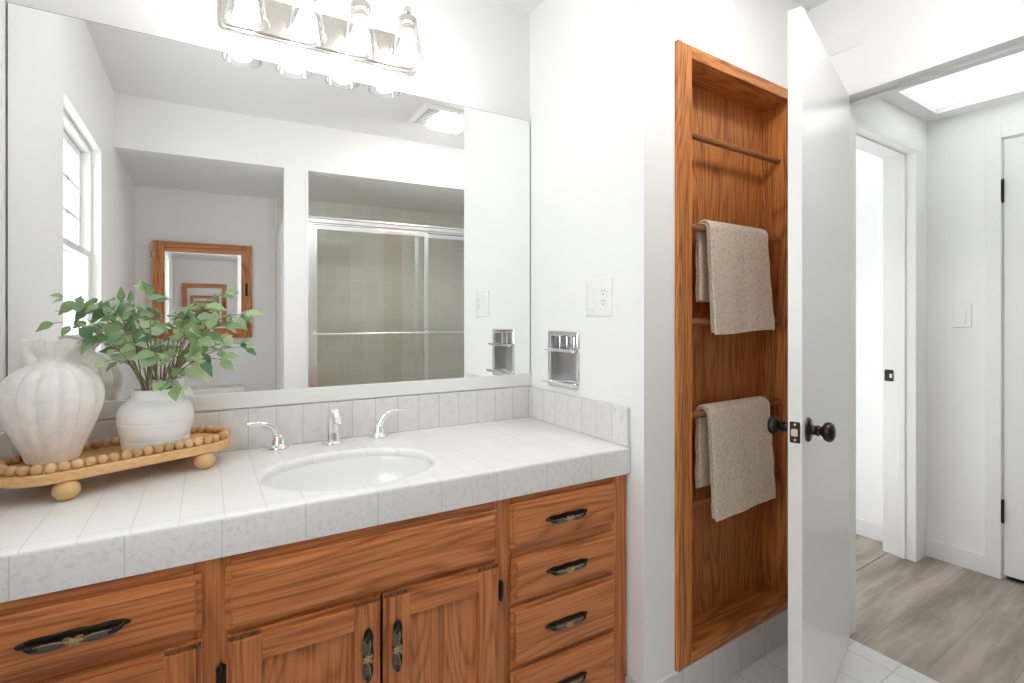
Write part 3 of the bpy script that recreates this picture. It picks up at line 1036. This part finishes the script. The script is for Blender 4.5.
# ------------------------------------------------------------------ big mirror and the strip under it
mir = thing('vanity_mirror', (0.345, D, 0.994), 'huge frameless mirror on the wall above the vanity counter', 'mirror')
bm = B()
box(bm, -0.4215, 1.1125, D - 0.0055, D - 0.0005, 0.9945, 1.9965)
obj('backing', bm, 'edge', mir)
bm = B()
box(bm, -0.4195, 1.1105, D - 0.0065, D - 0.0055, 0.9945, 1.9950)
obj('glass', bm, 'mirror', mir)
struct('trim_mirror', [(XL + 0.001, XS - 0.001, D - 0.0125, D, 0.9475, 0.9942)], 'trim', bevel=0.002)

# ------------------------------------------------------------------ vanity light
lit = thing('vanity_light', (0.336, D, 2.12), 'brushed nickel bath bar light with four clear glass shades above the mirror', 'wall lamp')
bm = B()
for d0, d1_, ins in ((0.0, 0.016, 0.0), (0.016, 0.024, 0.010)):
    prism(bm, rrect(0.036 + ins, 0.634 - ins, 2.060 + ins, 2.184 - ins, 0.020 - ins * 0.5), D - d1_, D - d0, 'Y')
obj('backplate', bm, 'nickel', lit, smooth=40, bevel=0.003)
LX = (0.1015, 0.2565, 0.4125, 0.562)
LY = 1.614
for X in LX:
    bm = B()
    lathe(bm, [(0.0, 0.0), (0.024, 0.0), (0.024, 0.004), (0.014, 0.012), (0.0, 0.013)], n=20, M4=Matrix.Translation((X, D - 0.024, 2.128)) @ Matrix.Rotation(rad(90), 4, 'X'))
    tube(bm, bez((X, D - 0.030, 2.128), (X, LY + 0.045, 2.120), (X, LY + 0.005, 2.150), (X, LY, 2.196), 12), 0.0075, 12)
    ball(bm, (X, LY, 2.205), 0.0125, 0, (1, 1, 1.35), 14)
    lathe(bm, [(0.0, 2.196), (0.010, 2.194), (0.014, 2.186), (0.029, 2.180), (0.032, 2.174), (0.032, 2.160), (0.029, 2.158), (0.020, 2.157), (0.020, 2.140), (0.0, 2.140)], (X, LY, 0), 24)
    arm = obj('lamp_arm', bm, 'nickel', lit, smooth=45)
    bm = B()
    pr = [(0.0305, 2.172), (0.0315, 2.165), (0.034, 2.150), (0.0385, 2.125), (0.045, 2.092), (0.0535, 2.052), (0.0555, 2.044), (0.0562, 2.040)]
    pr += [(r - 0.0022, z) for r, z in pr[::-1]]
    lathe(bm, pr, (X, LY, 0), 36, cap0=False, cap1=False)
    lathe(bm, [(0.0535, 2.0412), (0.0572, 2.0412), (0.0575, 2.039), (0.0560, 2.0372), (0.0532, 2.0385)], (X, LY, 0), 36, cap0=False, cap1=False)
    obj('glass_shade', bm, 'glass', arm, smooth=60)
    bm = B()
    lathe(bm, [(0.0, 2.139), (0.013, 2.139), (0.014, 2.122), (0.020, 2.108), (0.0265, 2.092), (0.0285, 2.080), (0.0268, 2.067), (0.020, 2.056), (0.010, 2.0510), (0.0, 2.0500)], (X, LY, 0), 24)
    obj('bulb', bm, 'bulb', arm, smooth=60)

# ------------------------------------------------------------------ outlet, soap holder
out_ = thing('wall_outlet', (XS, 1.324, 1.28), 'white two-gang cover plate with a duplex outlet on the wall beside the mirror', 'outlet')
bm = B()
lo = []
for ins, f in ((0, 0), (0, 0.003), (0.004, 0.006)):
    lo.append([(XS - f, y, z) for y, z in rrect(1.2585 + ins, 1.3890 - ins, 1.2185 + ins, 1.3455 - ins, 0.004)])
loft(bm, lo)
obj('plate', bm, 'plastic', out_, smooth=30)
bm = B()
prism(bm, rrect(1.2785, 1.3115, 1.2485, 1.3155, 0.003), XS - 0.0072, XS - 0.005, 'X', 0)
for zc in (1.2985, 1.2655):
    for dyy in (-0.006, 0.006):
        box(bm, XS - 0.0076, XS - 0.0071, 1.295 + dyy - 0.0011, 1.295 + dyy + 0.0011, zc + 0.001, zc + 0.009, 1)
    box(bm, XS - 0.0076, XS - 0.0071, 1.2930, 1.2970, zc - 0.009, zc - 0.004, 1)
obj('receptacle', bm, ['plastic', 'slot'], out_, smooth=30)
bm = B()
prism(bm, rrect(1.3385, 1.3715, 1.2485, 1.3155, 0.003), XS - 0.0068, XS - 0.005, 'X', 0)
obj('blank_insert', bm, 'plastic', out_, smooth=30)

soap = thing('soap_holder', (XS, 1.518, 0.96), 'chrome recessed toothbrush and soap holder in the wall above the side splash', 'soap holder')
HY0, HY1, HZ0, HZ1 = 1.424, 1.614, 0.960, 1.166
bm = B()
o_ = rrect(HY0, HY1, HZ0, HZ1, 0.006)
lo = []
for ins, f in ((0.0, 0.0), (0.0, 0.003), (0.004, 0.005), (0.014, 0.005), (0.017, 0.002), (0.020, -0.055)):
    lo.append([(XS - f, y, z) for y, z in rrect(HY0 + ins, HY1 - ins, HZ0 + ins, HZ1 - ins, 0.006)])
loft(bm, lo[:5], 0, False, False)
loft(bm, lo[4:], 1, False, True)
obj('recessed_box', bm, ['chrome', 'steel'], soap, smooth=35)
bm = B()
box(bm, XS - 0.024, XS + 0.050, HY0 + 0.012, HY1 - 0.012, 1.096, 1.100)
tube(bm, [(XS - 0.024, HY0 + 0.008, 1.098), (XS - 0.024, HY1 - 0.008, 1.098)], 0.006, 10)
for k in range(4):
    yy = HY0 + 0.040 + k * 0.037
    lathe(bm, [(0.008, 1.100), (0.011, 1.102), (0.011, 1.098), (0.008, 1.095)], (XS - 0.008, yy, 0), 14)
for k in range(4):
    yy = HY0 + 0.030 + k * 0.043
    tube(bm, [(XS + 0.030, yy, 1.100), (XS + 0.030, yy, 1.146)], 0.0035, 8)
obj('toothbrush_shelf', bm, 'chrome', soap, smooth=35)
bm = B()
box(bm, XS - 0.030, XS + 0.050, HY0 + 0.004, HY1 - 0.004, 0.976, 0.981)
tube(bm, [(XS - 0.030, HY0 + 0.004, 0.982), (XS - 0.030, HY1 - 0.004, 0.982)], 0.0065, 10)
for k in range(9):
    yy = HY0 + 0.022 + k * 0.0182
    tube(bm, [(XS - 0.026, yy, 0.983), (XS + 0.045, yy, 0.983)], 0.0026, 6)
obj('soap_tray', bm, 'chrome', soap, smooth=35)

# ------------------------------------------------------------------ tray, vase, potted plant
TA = rad(24)
TX, TY = Vector((math.cos(TA), math.sin(TA), 0)), Vector((-math.sin(TA), math.cos(TA), 0))


def tp(t, n, z):
    p = TX * t + TY * n
    return Vector((p.x, p.y, z))


TC0, TC1, TN, TR = 0.352, 0.638, 1.523, 0.100


def stad(r, n=20):
    pts = []
    for i in range(n + 1):
        a = -PI / 2 + PI * i / n
        pts.append((TC1 + r * math.cos(a), TN + r * math.sin(a)))
    for i in range(n + 1):
        a = PI / 2 + PI * i / n
        pts.append((TC0 + r * math.cos(a), TN + r * math.sin(a)))
    return pts


TZ0, TZ1 = 0.8635, 0.887
org = tp(0.502, TN, CZT)
tray = thing('serving_tray', tuple(org), 'long oval wooden tray on ball feet with a beaded rim, standing on the counter', 'tray')
bm = B()
loft(bm, [[tp(a, b, z) for a, b in stad(r)] for r, z in ((TR - 0.004, TZ0), (TR, TZ0 + 0.003), (TR, TZ1 - 0.003), (TR - 0.003, TZ1))])
obj('board', bm, 'tray', tray, smooth=40)
for t in (0.357, 0.639):
    for n in (TN - 0.087, TN + 0.070):
        bm = B()
        ball(bm, tuple(tp(t, n, CZT + 0.0217)), 0.0250, 0, (1, 1, 0.868), 20)
        obj('ball_foot', bm, 'foot', tray, smooth=80)
peri = stad(TR - 0.0125, 60)
seg = []
acc = 0
for i in range(len(peri)):
    a, b = Vector(peri[i]), Vector(peri[(i + 1) % len(peri)])
    seg.append((acc, a, b))
    acc += (b - a).length
NB = 50
bead0 = None
for k in range(NB):
    s = (k + 0.3) * acc / NB
    for (st_, a, b) in seg[::-1]:
        if s >= st_:
            p = a + (b - a).normalized() * (s - st_) if (b - a).length > 1e-6 else a
            break
    loc = tp(p.x, p.y, TZ1 + 0.0092) - org
    if bead0 is None:
        bm = B()
        ball(bm, tuple(org), acc / NB / 2 * 1.02, 0, (1, 1, 0.97), 14)
        bead0 = obj('bead', bm, 'bead', tray, smooth=80)
        bead0.location = loc
    else:
        o2 = bead0.copy()
        COL.objects.link(o2)
        o2.parent = tray
        o2.location = loc
        o2.rotation_euler = (k * 1.3, k * 0.7, k)

vx, vy = -0.301, 1.566
bm = B()
NV = 140
NL = 14


def vloop(r, z, flute, ruf=0.0, ph=0.35):
    L = []
    for i in range(NV):
        a = 2 * PI * i / NV
        q = abs(math.sin(NL * (a + ph) / 2))
        rr_ = r * (1 - flute * (1 - q) ** 1.7)
        zz = z
        if ruf:
            rr_ += ruf * 0.45 * math.sin(11 * a + 0.7) + ruf * 0.35 * math.sin(5 * a)
            zz += ruf * 0.5 * math.sin(6 * a + 1.0)
        L.append((vx + rr_ * math.cos(a), vy + rr_ * math.sin(a), z if not ruf else zz))
    return L


vp = [(0.040, 0.0, 0.03), (0.0465, 0.002, 0.045), (0.0495, 0.008, 0.06), (0.057, 0.030, 0.085), (0.068, 0.055, 0.10), (0.080, 0.084, 0.11), (0.0895, 0.112, 0.115), (0.0945, 0.134, 0.115), (0.0955, 0.150, 0.115),
      (0.0935, 0.168, 0.115), (0.088, 0.184, 0.115), (0.078, 0.199, 0.11), (0.064, 0.211, 0.10), (0.047, 0.220, 0.09), (0.034, 0.226, 0.07), (0.0275, 0.231, 0.06), (0.0262, 0.236, 0.05)]
lps = [vloop(r, TZ1 + z, fl) for r, z, fl in vp]
top = [(0.0285, 0.241, 0.0010), (0.036, 0.248, 0.0022), (0.044, 0.257, 0.0036), (0.0495, 0.267, 0.0046), (0.0525, 0.2755, 0.0052), (0.0525, 0.2785, 0.0052), (0.0500, 0.2785, 0.0050),
       (0.042, 0.268, 0.0038), (0.034, 0.255, 0.0024), (0.025, 0.243, 0.001)]
lps += [vloop(r, TZ1 + z, 0.10, rf) for r, z, rf in top]
lps += [vloop(0.021, TZ1 + 0.232, 0.0), vloop(0.030, TZ1 + 0.218, 0.0), vloop(0.03, TZ1 + 0.15, 0.0)]
loft(bm, lps)
vase = obj('vase', bm, 'vase', None, smooth=60)
tag(vase, 'chalky whitewashed fluted vase with a gathered ruffled neck standing on the tray', 'vase')

px, py = -0.108, 1.611
plant = thing('potted_plant', (px, py, TZ1), 'white ribbed ceramic pot of leafy green stems standing on the tray', 'potted plant')
bm = B()
lathe(bm, [(0.062, 0.0), (0.0700, 0.002), (0.0725, 0.006), (0.0735, 0.019), (0.0745, 0.0235), (0.0735, 0.0245), (0.0745, 0.026), (0.0790, 0.045), (0.0815, 0.063), (0.0825, 0.0665), (0.0815, 0.068), (0.0825, 0.070),
           (0.0828, 0.082), (0.0805, 0.096), (0.0745, 0.108), (0.066, 0.116), (0.058, 0.1200), (0.0535, 0.1225), (0.0520, 0.127), (0.0520, 0.138), (0.0540, 0.1445), (0.0550, 0.1475), (0.0530, 0.1490),
           (0.0480, 0.1480), (0.0470, 0.138), (0.0470, 0.122), (0.060, 0.100), (0.060, 0.06), (0.0, 0.06)], (px, py, TZ1), 56)
obj('pot', bm, 'pot', plant, smooth=50)


def leaf(bm, base, direc, up, L, wid, curl, mi):
    d = direc.normalized()
    u = (up - d * up.dot(d)).normalized()
    w = d.cross(u)
    ts = (0, 0.10, 0.24, 0.40, 0.56, 0.72, 0.87, 1.0)
    ws = (0.06, 0.62, 0.94, 1.0, 0.86, 0.58, 0.26, 0.0)
    mid, lf, rt = [], [], []
    for t, q in zip(ts, ws):
        c_ = base + d * (L * t) - u * (curl * L * t * t)
        h = wid * L * 0.5 * q
        lift = h * 0.30 - 0.12 * h * math.sin(9 * t)
        mid.append(bm.verts.new(c_))
        if q > 0:
            lf.append(bm.verts.new(c_ + w * h + u * lift))
            rt.append(bm.verts.new(c_ - w * h + u * lift))
    for side in (lf, rt):
        for i in range(len(side) - 1):
            vs = (mid[i], mid[i + 1], side[i + 1], side[i])
            f = bm.faces.new(vs if side is rt else vs[::-1])
            f.material_index = mi
            f.smooth = True
        vs = (mid[-2], mid[-1], side[-1])
        f = bm.faces.new(vs if side is rt else vs[::-1])
        f.material_index = mi
        f.smooth = True


# tip of each stem, number of leaves, leaf length
BR = [((-0.300, 1.575, 1.232), 7, 0.060), ((-0.285, 1.610, 1.262), 6, 0.052), ((-0.290, 1.545, 1.205), 6, 0.055), ((-0.215, 1.590, 1.248), 7, 0.040), ((-0.195, 1.650, 1.258), 7, 0.038),
      ((-0.130, 1.625, 1.282), 6, 0.042), ((-0.120, 1.570, 1.225), 7, 0.045), ((-0.055, 1.605, 1.225), 7, 0.052), ((-0.020, 1.585, 1.250), 6, 0.050), ((0.040, 1.605, 1.285), 7, 0.052),
      ((0.088, 1.635, 1.225), 7, 0.060), ((0.045, 1.560, 1.195), 6, 0.068), ((0.090, 1.605, 1.135), 5, 0.052), ((0.030, 1.535, 1.110), 5, 0.078), ((-0.060, 1.500, 1.050), 6, 0.055),
      ((-0.200, 1.535, 1.115), 6, 0.055), ((-0.170, 1.560, 1.185), 7, 0.048), ((-0.020, 1.655, 1.170), 6, 0.045), ((-0.100, 1.540, 1.130), 6, 0.055), ((-0.245, 1.560, 1.165), 6, 0.045)]
rnd = random.Random(11)
pc = Vector((px, py, 1.0))
for bi, (tip, nl, LL) in enumerate(BR):
    tip = Vector(tip)
    a = math.atan2(tip.y - py, tip.x - px)
    rr_ = rnd.uniform(0.012, 0.036)
    start = Vector((px + 0.5 * rr_ * math.cos(a), py + 0.5 * rr_ * math.sin(a), 0.955))
    rim = Vector((px + rr_ * math.cos(a), py + rr_ * math.sin(a), 1.034))
    v = tip - rim
    pts = [start] + bez(rim, rim + Vector((v.x * 0.18, v.y * 0.18, max(0.04, v.z * 0.5 + 0.02))), tip - Vector((v.x * 0.35, v.y * 0.35, v.z * 0.05 - 0.012)), tip, 14)
    bm = B()
    tube(bm, pts, [0.0020 - 0.0013 * i / 15 for i in range(16)], 6)
    stem = obj('stem', bm, 'stem', plant, smooth=60)
    bm = B()
    for k in range(nl * 2):
        f = 0.40 + 0.60 * (k // 2) / (nl - 1)
        i = min(15, 1 + int(f * 14))
        p = pts[i]
        tan = (pts[min(i + 1, 15)] - pts[i - 1]).normalized()
        side = tan.cross(Vector((0, 0, 1)))
        if side.length < 0.1:
            side = Vector((1, 0, 0))
        side.normalize()
        sg = 1 if k % 2 else -1
        roll = rnd.uniform(-0.9, 0.9) + (k // 2) * 1.4
        side = Matrix.Rotation(roll, 3, tan) @ side
        d_ = tan * rnd.uniform(0.35, 0.9) + side * sg + Vector((0, -0.15, rnd.uniform(-0.55, 0.2)))
        if f > 0.97:
            d_ = tan * 1.2 + side * sg * 0.55 + Vector((0, 0, rnd.uniform(-0.4, 0.1)))
        d_.normalize()
        L = LL * rnd.uniform(0.55, 1.08) * (1.0 if f < 0.95 else 0.8)
        if rnd.random() < 0.40:
            continue
        end = p + d_ * (L + 0.006)
        if end.y > 1.722:
            d_.y = min(d_.y, (1.720 - p.y) / (L + 0.006))
            d_.normalize()
        tube(bm, [p, p + d_ * 0.008], [0.0009, 0.0007], 5, 2)
        leaf(bm, p + d_ * 0.007, d_, Vector((rnd.uniform(-0.6, 0.6), -0.7, 0.9)), L, rnd.uniform(0.52, 0.72), rnd.uniform(0.05, 0.40), 1 if rnd.random() < 0.22 else 0)
    obj('leaves', bm, ['leaf', 'leaf2', 'stem'], stem)

# ------------------------------------------------------------------ ceiling fan light
fan = thing('ceiling_fan_light', (1.24, 0.55, CZ), 'square white bathroom exhaust fan with a lit lens on the ceiling', 'ceiling light')
bm = B()
FX0, FX1, FY0, FY1 = 1.075, 1.425, 0.400, 0.705
lo = []
for ins, z in ((0.0, CZ - 0.0005), (0.0, CZ - 0.010), (0.012, CZ - 0.020)):
    lo.append([(FX0 + ins, FY0 + ins, z), (FX1 - ins, FY0 + ins, z), (FX1 - ins, FY1 - ins, z), (FX0 + ins, FY1 - ins, z)])
loft(bm, lo)
obj('housing', bm, 'plastic', fan, bevel=0.002)
bm = B()
box(bm, 1.102, 1.168, FY0 + 0.028, FY1 - 0.028, CZ - 0.0215, CZ - 0.0195, 0)
for k in range(11):
    yy = FY0 + 0.040 + k * 0.0225
    box(bm, 1.104, 1.166, yy - 0.0025, yy + 0.0025, CZ - 0.023, CZ - 0.021, 1)
obj('vent_grille', bm, ['dark_grille', 'plastic'], fan)
bm = B()
lo = []
for ins, z in ((0.0, CZ - 0.019), (0.004, CZ - 0.034), (0.020, CZ - 0.043)):
    lo.append([(a, b, z) for a, b in rrect(1.190 + ins, 1.405 - ins, FY0 + 0.026 + ins, FY1 - 0.026 - ins, 0.024)])
loft(bm, lo)
obj('lens', bm, 'lens', fan, smooth=40)

# ------------------------------------------------------------------ medicine cabinet and toilet in the alcove
AF = BF @ Matrix.Translation((0, -0.952, 0)) @ Matrix.Rotation(PI, 4, 'Z')      # local -y points to the room, x mirrored
AM = Matrix.Translation((0, -0.960, 0)) @ Matrix.Rotation(PI, 4, 'Z')
med = thing('medicine_cabinet', tuple(BF @ Vector((-0.03, -0.952, 1.07))), 'oak framed medicine cabinet with a mirror door, seen in the big mirror above the toilet', 'medicine cabinet')
MX0, MX1, MZ0, MZ1 = -0.307, 0.3175, 1.062, 1.756
bm = B()
box(bm, MX0 + 0.01, MX1 - 0.01, -0.014, 0.040, MZ0 + 0.01, MZ1 - 0.01)
obj('box', bm, 'oak_z', med, AM, bevel=0.002)
bm = B()
w = 0.072
for a, b, c0, c1, mi in ((MX0, MX0 + w, MZ0, MZ1, 1), (MX1 - w, MX1, MZ0, MZ1, 1), (MX0 + w, MX1 - w, MZ1 - w, MZ1, 0), (MX0 + w, MX1 - w, MZ0, MZ0 + w, 0)):
    box(bm, a, b, -0.032, -0.014, c0, c1, mi)
mdoor = obj('door', bm, ['niche_x', 'niche_z'], med, AM, bevel=0.004)
bm = B()
box(bm, MX0 + w - 0.002, MX1 - w + 0.002, -0.022, -0.0145, MZ0 + w - 0.002, MZ1 - w + 0.002)
obj('mirror_panel', bm, 'mirror', mdoor, AM)
bm = B()
prism(bm, rrect(MX0 + 0.028, MX0 + 0.044, 1.375, 1.475, 0.007), -0.0345, -0.032, 'Y')
tube(bm, bez((MX0 + 0.036, -0.034, 1.385), (MX0 + 0.036, -0.060, 1.40), (MX0 + 0.036, -0.060, 1.45), (MX0 + 0.036, -0.034, 1.465), 10), 0.0045, 8)
obj('handle', bm, 'antique', mdoor, AM, smooth=50)
for z in (1.66, 1.18):
    bm = B()
    lathe(bm, [(0.003, 0), (0.0045, 0.003), (0.0045, 0.047), (0.003, 0.05)], (MX1 + 0.003, -0.026, z - 0.025), 10)
    box(bm, MX1 - 0.018, MX1 + 0.003, -0.0335, -0.032, z - 0.02, z + 0.02)
    obj('hinge', bm, 'brass', mdoor, AM, smooth=40)

AT = AF @ Matrix.Translation((0.055, 0, 0))
toi = thing('toilet', tuple(BF @ Vector((0.0, -0.70, 0.0))), 'white porcelain toilet in the alcove under the oak medicine cabinet', 'toilet')
bm = B()
lo = []
for ins, z in ((0.030, 0.36), (0.018, 0.38), (0.006, 0.52), (0.0, 0.665)):
    lo.append([(a, b, z) for a, b in rrect(-0.235 + ins, 0.225 - ins, -0.215 + ins, -0.012, 0.03)])
loft(bm, lo)
obj('tank', bm, 'porcelain', toi, AT, smooth=50)
bm = B()
lo = []
for ins, z in ((0.004, 0.665), (0.0, 0.670), (0.0, 0.694), (0.010, 0.7065), (0.03, 0.712)):
    lo.append([(a, b, z) for a, b in rrect(-0.248 + ins, 0.238 - ins, -0.228 + ins, -0.008 - ins * 0.3, 0.035)])
loft(bm, lo)
obj('tank_lid', bm, 'porcelain', toi, AT, smooth=50)
bm = B()


def oval(cy, a, bf, bb, z, n=32):
    return [(-0.005 + a * math.cos(2 * PI * i / n), cy - (bf if math.sin(2 * PI * i / n) > 0 else bb) * math.sin(2 * PI * i / n), z) for i in range(n)]


loft(bm, [oval(-0.36, 0.115, 0.20, 0.16, 0.0), oval(-0.36, 0.105, 0.18, 0.15, 0.05), oval(-0.37, 0.095, 0.17, 0.15, 0.14), oval(-0.39, 0.125, 0.20, 0.17, 0.24), oval(-0.42, 0.170, 0.25, 0.20, 0.34), oval(-0.43, 0.185, 0.265, 0.205, 0.385),
          oval(-0.43, 0.150, 0.225, 0.165, 0.388), oval(-0.43, 0.125, 0.19, 0.13, 0.32), oval(-0.42, 0.05, 0.08, 0.06, 0.22)])
box(bm, -0.11, 0.10, -0.30, -0.03, 0.20, 0.362)
obj('bowl', bm, 'porcelain', toi, AT, smooth=50)
bm = B()
loft(bm, [oval(-0.43, 0.188, 0.268, 0.195, 0.390), oval(-0.43, 0.190, 0.270, 0.197, 0.396), oval(-0.43, 0.186, 0.266, 0.193, 0.415), oval(-0.43, 0.160, 0.235, 0.17, 0.420)])
obj('seat_lid', bm, 'plastic', toi, AT, smooth=50)
bm = B()
tube(bm, [(0.17, -0.212, 0.60), (0.17, -0.232, 0.60), (0.12, -0.238, 0.595), (0.085, -0.236, 0.59)], 0.006, 8)
obj('flush_lever', bm, 'chrome', toi, AT, smooth=50)

# ------------------------------------------------------------------ shower
sh = thing('shower_door', tuple(BF @ Vector((1.29, -0.05, 0.42))), 'sliding glass shower door with aluminium frame, seen in the big mirror', 'shower door')
bm = B()
box(bm, 0.536, 2.058, -0.078, -0.022, 1.822, 1.862)
box(bm, 0.536, 2.058, -0.066, -0.034, 1.810, 1.822)
tube(bm, [(0.536, -0.022, 1.852), (2.058, -0.022, 1.852)], 0.007, 8)
obj('header_track', bm, 'alum', sh, BF, bevel=0.002)
for a, b in ((0.536, 0.566), (2.030, 2.058)):
    bm = B()
    box(bm, a, b, -0.074, -0.026, 0.445, 1.812)
    obj('jamb', bm, 'alum', sh, BF, bevel=0.002)
bm = B()
box(bm, 0.536, 2.058, -0.085, -0.02, 0.4225, 0.446)
obj('sill_track', bm, 'alum', sh, BF, bevel=0.003)


def shower_panel(a, b, y, bar_y):
    b_ = B()
    w_ = 0.026
    for p, q in ((a, a + w_), (b - w_, b)):
        box(b_, p, q, y - 0.010, y + 0.010, 0.455, 1.808)
    box(b_, a + w_, b - w_, y - 0.010, y + 0.010, 1.780, 1.808)
    box(b_, a + w_, b - w_, y - 0.010, y + 0.010, 0.455, 0.490)
    pn = obj('sliding_panel', b_, 'alum', sh, BF, bevel=0.002)
    b_ = B()
    box(b_, a + w_, b - w_, y - 0.003, y + 0.003, 0.490, 1.780)
    obj('glass', b_, 'shower_glass', pn, BF)
    b_ = B()
    tube(b_, [(a + 0.012, bar_y, 1.108), (b - 0.012, bar_y, 1.108)], 0.0075, 10)
    for p in (a + 0.012, b - 0.012):
        lathe(b_, [(0.012, 0), (0.012, 0.004), (0.007, 0.008), (0.007, 0.034), (0.0105, 0.037), (0.0105, 0.045), (0.0, 0.047)], n=14, M4=Matrix.Translation((p, y + 0.010, 1.108)) @ Matrix.Rotation(rad(-90), 4, 'X'))
    obj('towel_bar', b_, 'alum', pn, BF, smooth=50)


shower_panel(0.566, 1.330, -0.038, 0.010)
shower_panel(1.240, 2.030, -0.062, -0.016)
bm = B()
lo = []
for ins, z in ((0, 0.002), (0, 0.405), (0.006, 0.420), (0.055, 0.420), (0.075, 0.405), (0.13, 0.10), (0.19, 0.07)):
    lo.append([(a, b, z) for a, b in rrect(0.534 + ins, 2.058 - ins, -0.884 + ins, -0.016 - ins, max(0.01, 0.02 + ins * 0.5))])
loft(bm, lo)
tub = obj('bathtub', bm, 'porcelain', None, BF, smooth=50)
tag(tub, 'white bathtub behind the sliding glass shower door', 'bathtub')
shd = thing('shower_head', tuple(BF @ Vector((2.06, -0.45, 1.95))), 'dark shower head on an arm above the shower door track, seen in the mirror', 'shower head')
bm = B()
tube(bm, bez((2.06, -0.45, 1.98), (1.95, -0.45, 2.03), (1.86, -0.45, 2.00), (1.80, -0.45, 1.945), 10), 0.010, 10)
lathe(bm, [(0.0, 0.0), (0.028, 0.0), (0.026, 0.006), (0.012, 0.010)], n=20, M4=Matrix.Translation((2.0595, -0.45, 1.98)) @ Matrix.Rotation(rad(-90), 4, 'Y'))
obj('arm', bm, 'bronze', shd, BF, smooth=50)
bm = B()
lathe(bm, [(0.0, 0.03), (0.014, 0.028), (0.020, 0.012), (0.052, -0.010), (0.056, -0.020), (0.052, -0.026), (0.0, -0.028)], n=24, M4=Matrix.Translation((1.785, -0.45, 1.925)) @ Matrix.Rotation(rad(28), 4, 'Y'))
obj('head', bm, 'bronze', shd, BF, smooth=50)

# ------------------------------------------------------------------ hall switch
sw = thing('light_switch', tuple(NF @ Vector((HS, -0.16, 1.225))), 'white rocker light switch on the hall wall beside the closet door casing', 'light switch')
bm = B()
lo = []
for ins, f in ((0, 0), (0, 0.003), (0.003, 0.006)):
    lo.append([(HS - f, y, z) for y, z in rrect(-0.203 + ins, -0.130 - ins, 1.166 + ins, 1.283 - ins, 0.004)])
loft(bm, lo)
obj('plate', bm, 'plastic', sw, NF, smooth=30)
bm = B()
loft(bm, [[(HS - 0.005, y, z) for y, z in rrect(-0.183, -0.150, 1.191, 1.258, 0.002)], [(HS - (0.0075 if z > 1.225 else 0.011), y, z) for y, z in rrect(-0.182, -0.151, 1.192, 1.257, 0.002)]])
obj('rocker', bm, 'plastic', sw, NF, smooth=30)

for o in list(bpy.data.objects):
    if 'origin' in o:
        del o['origin']
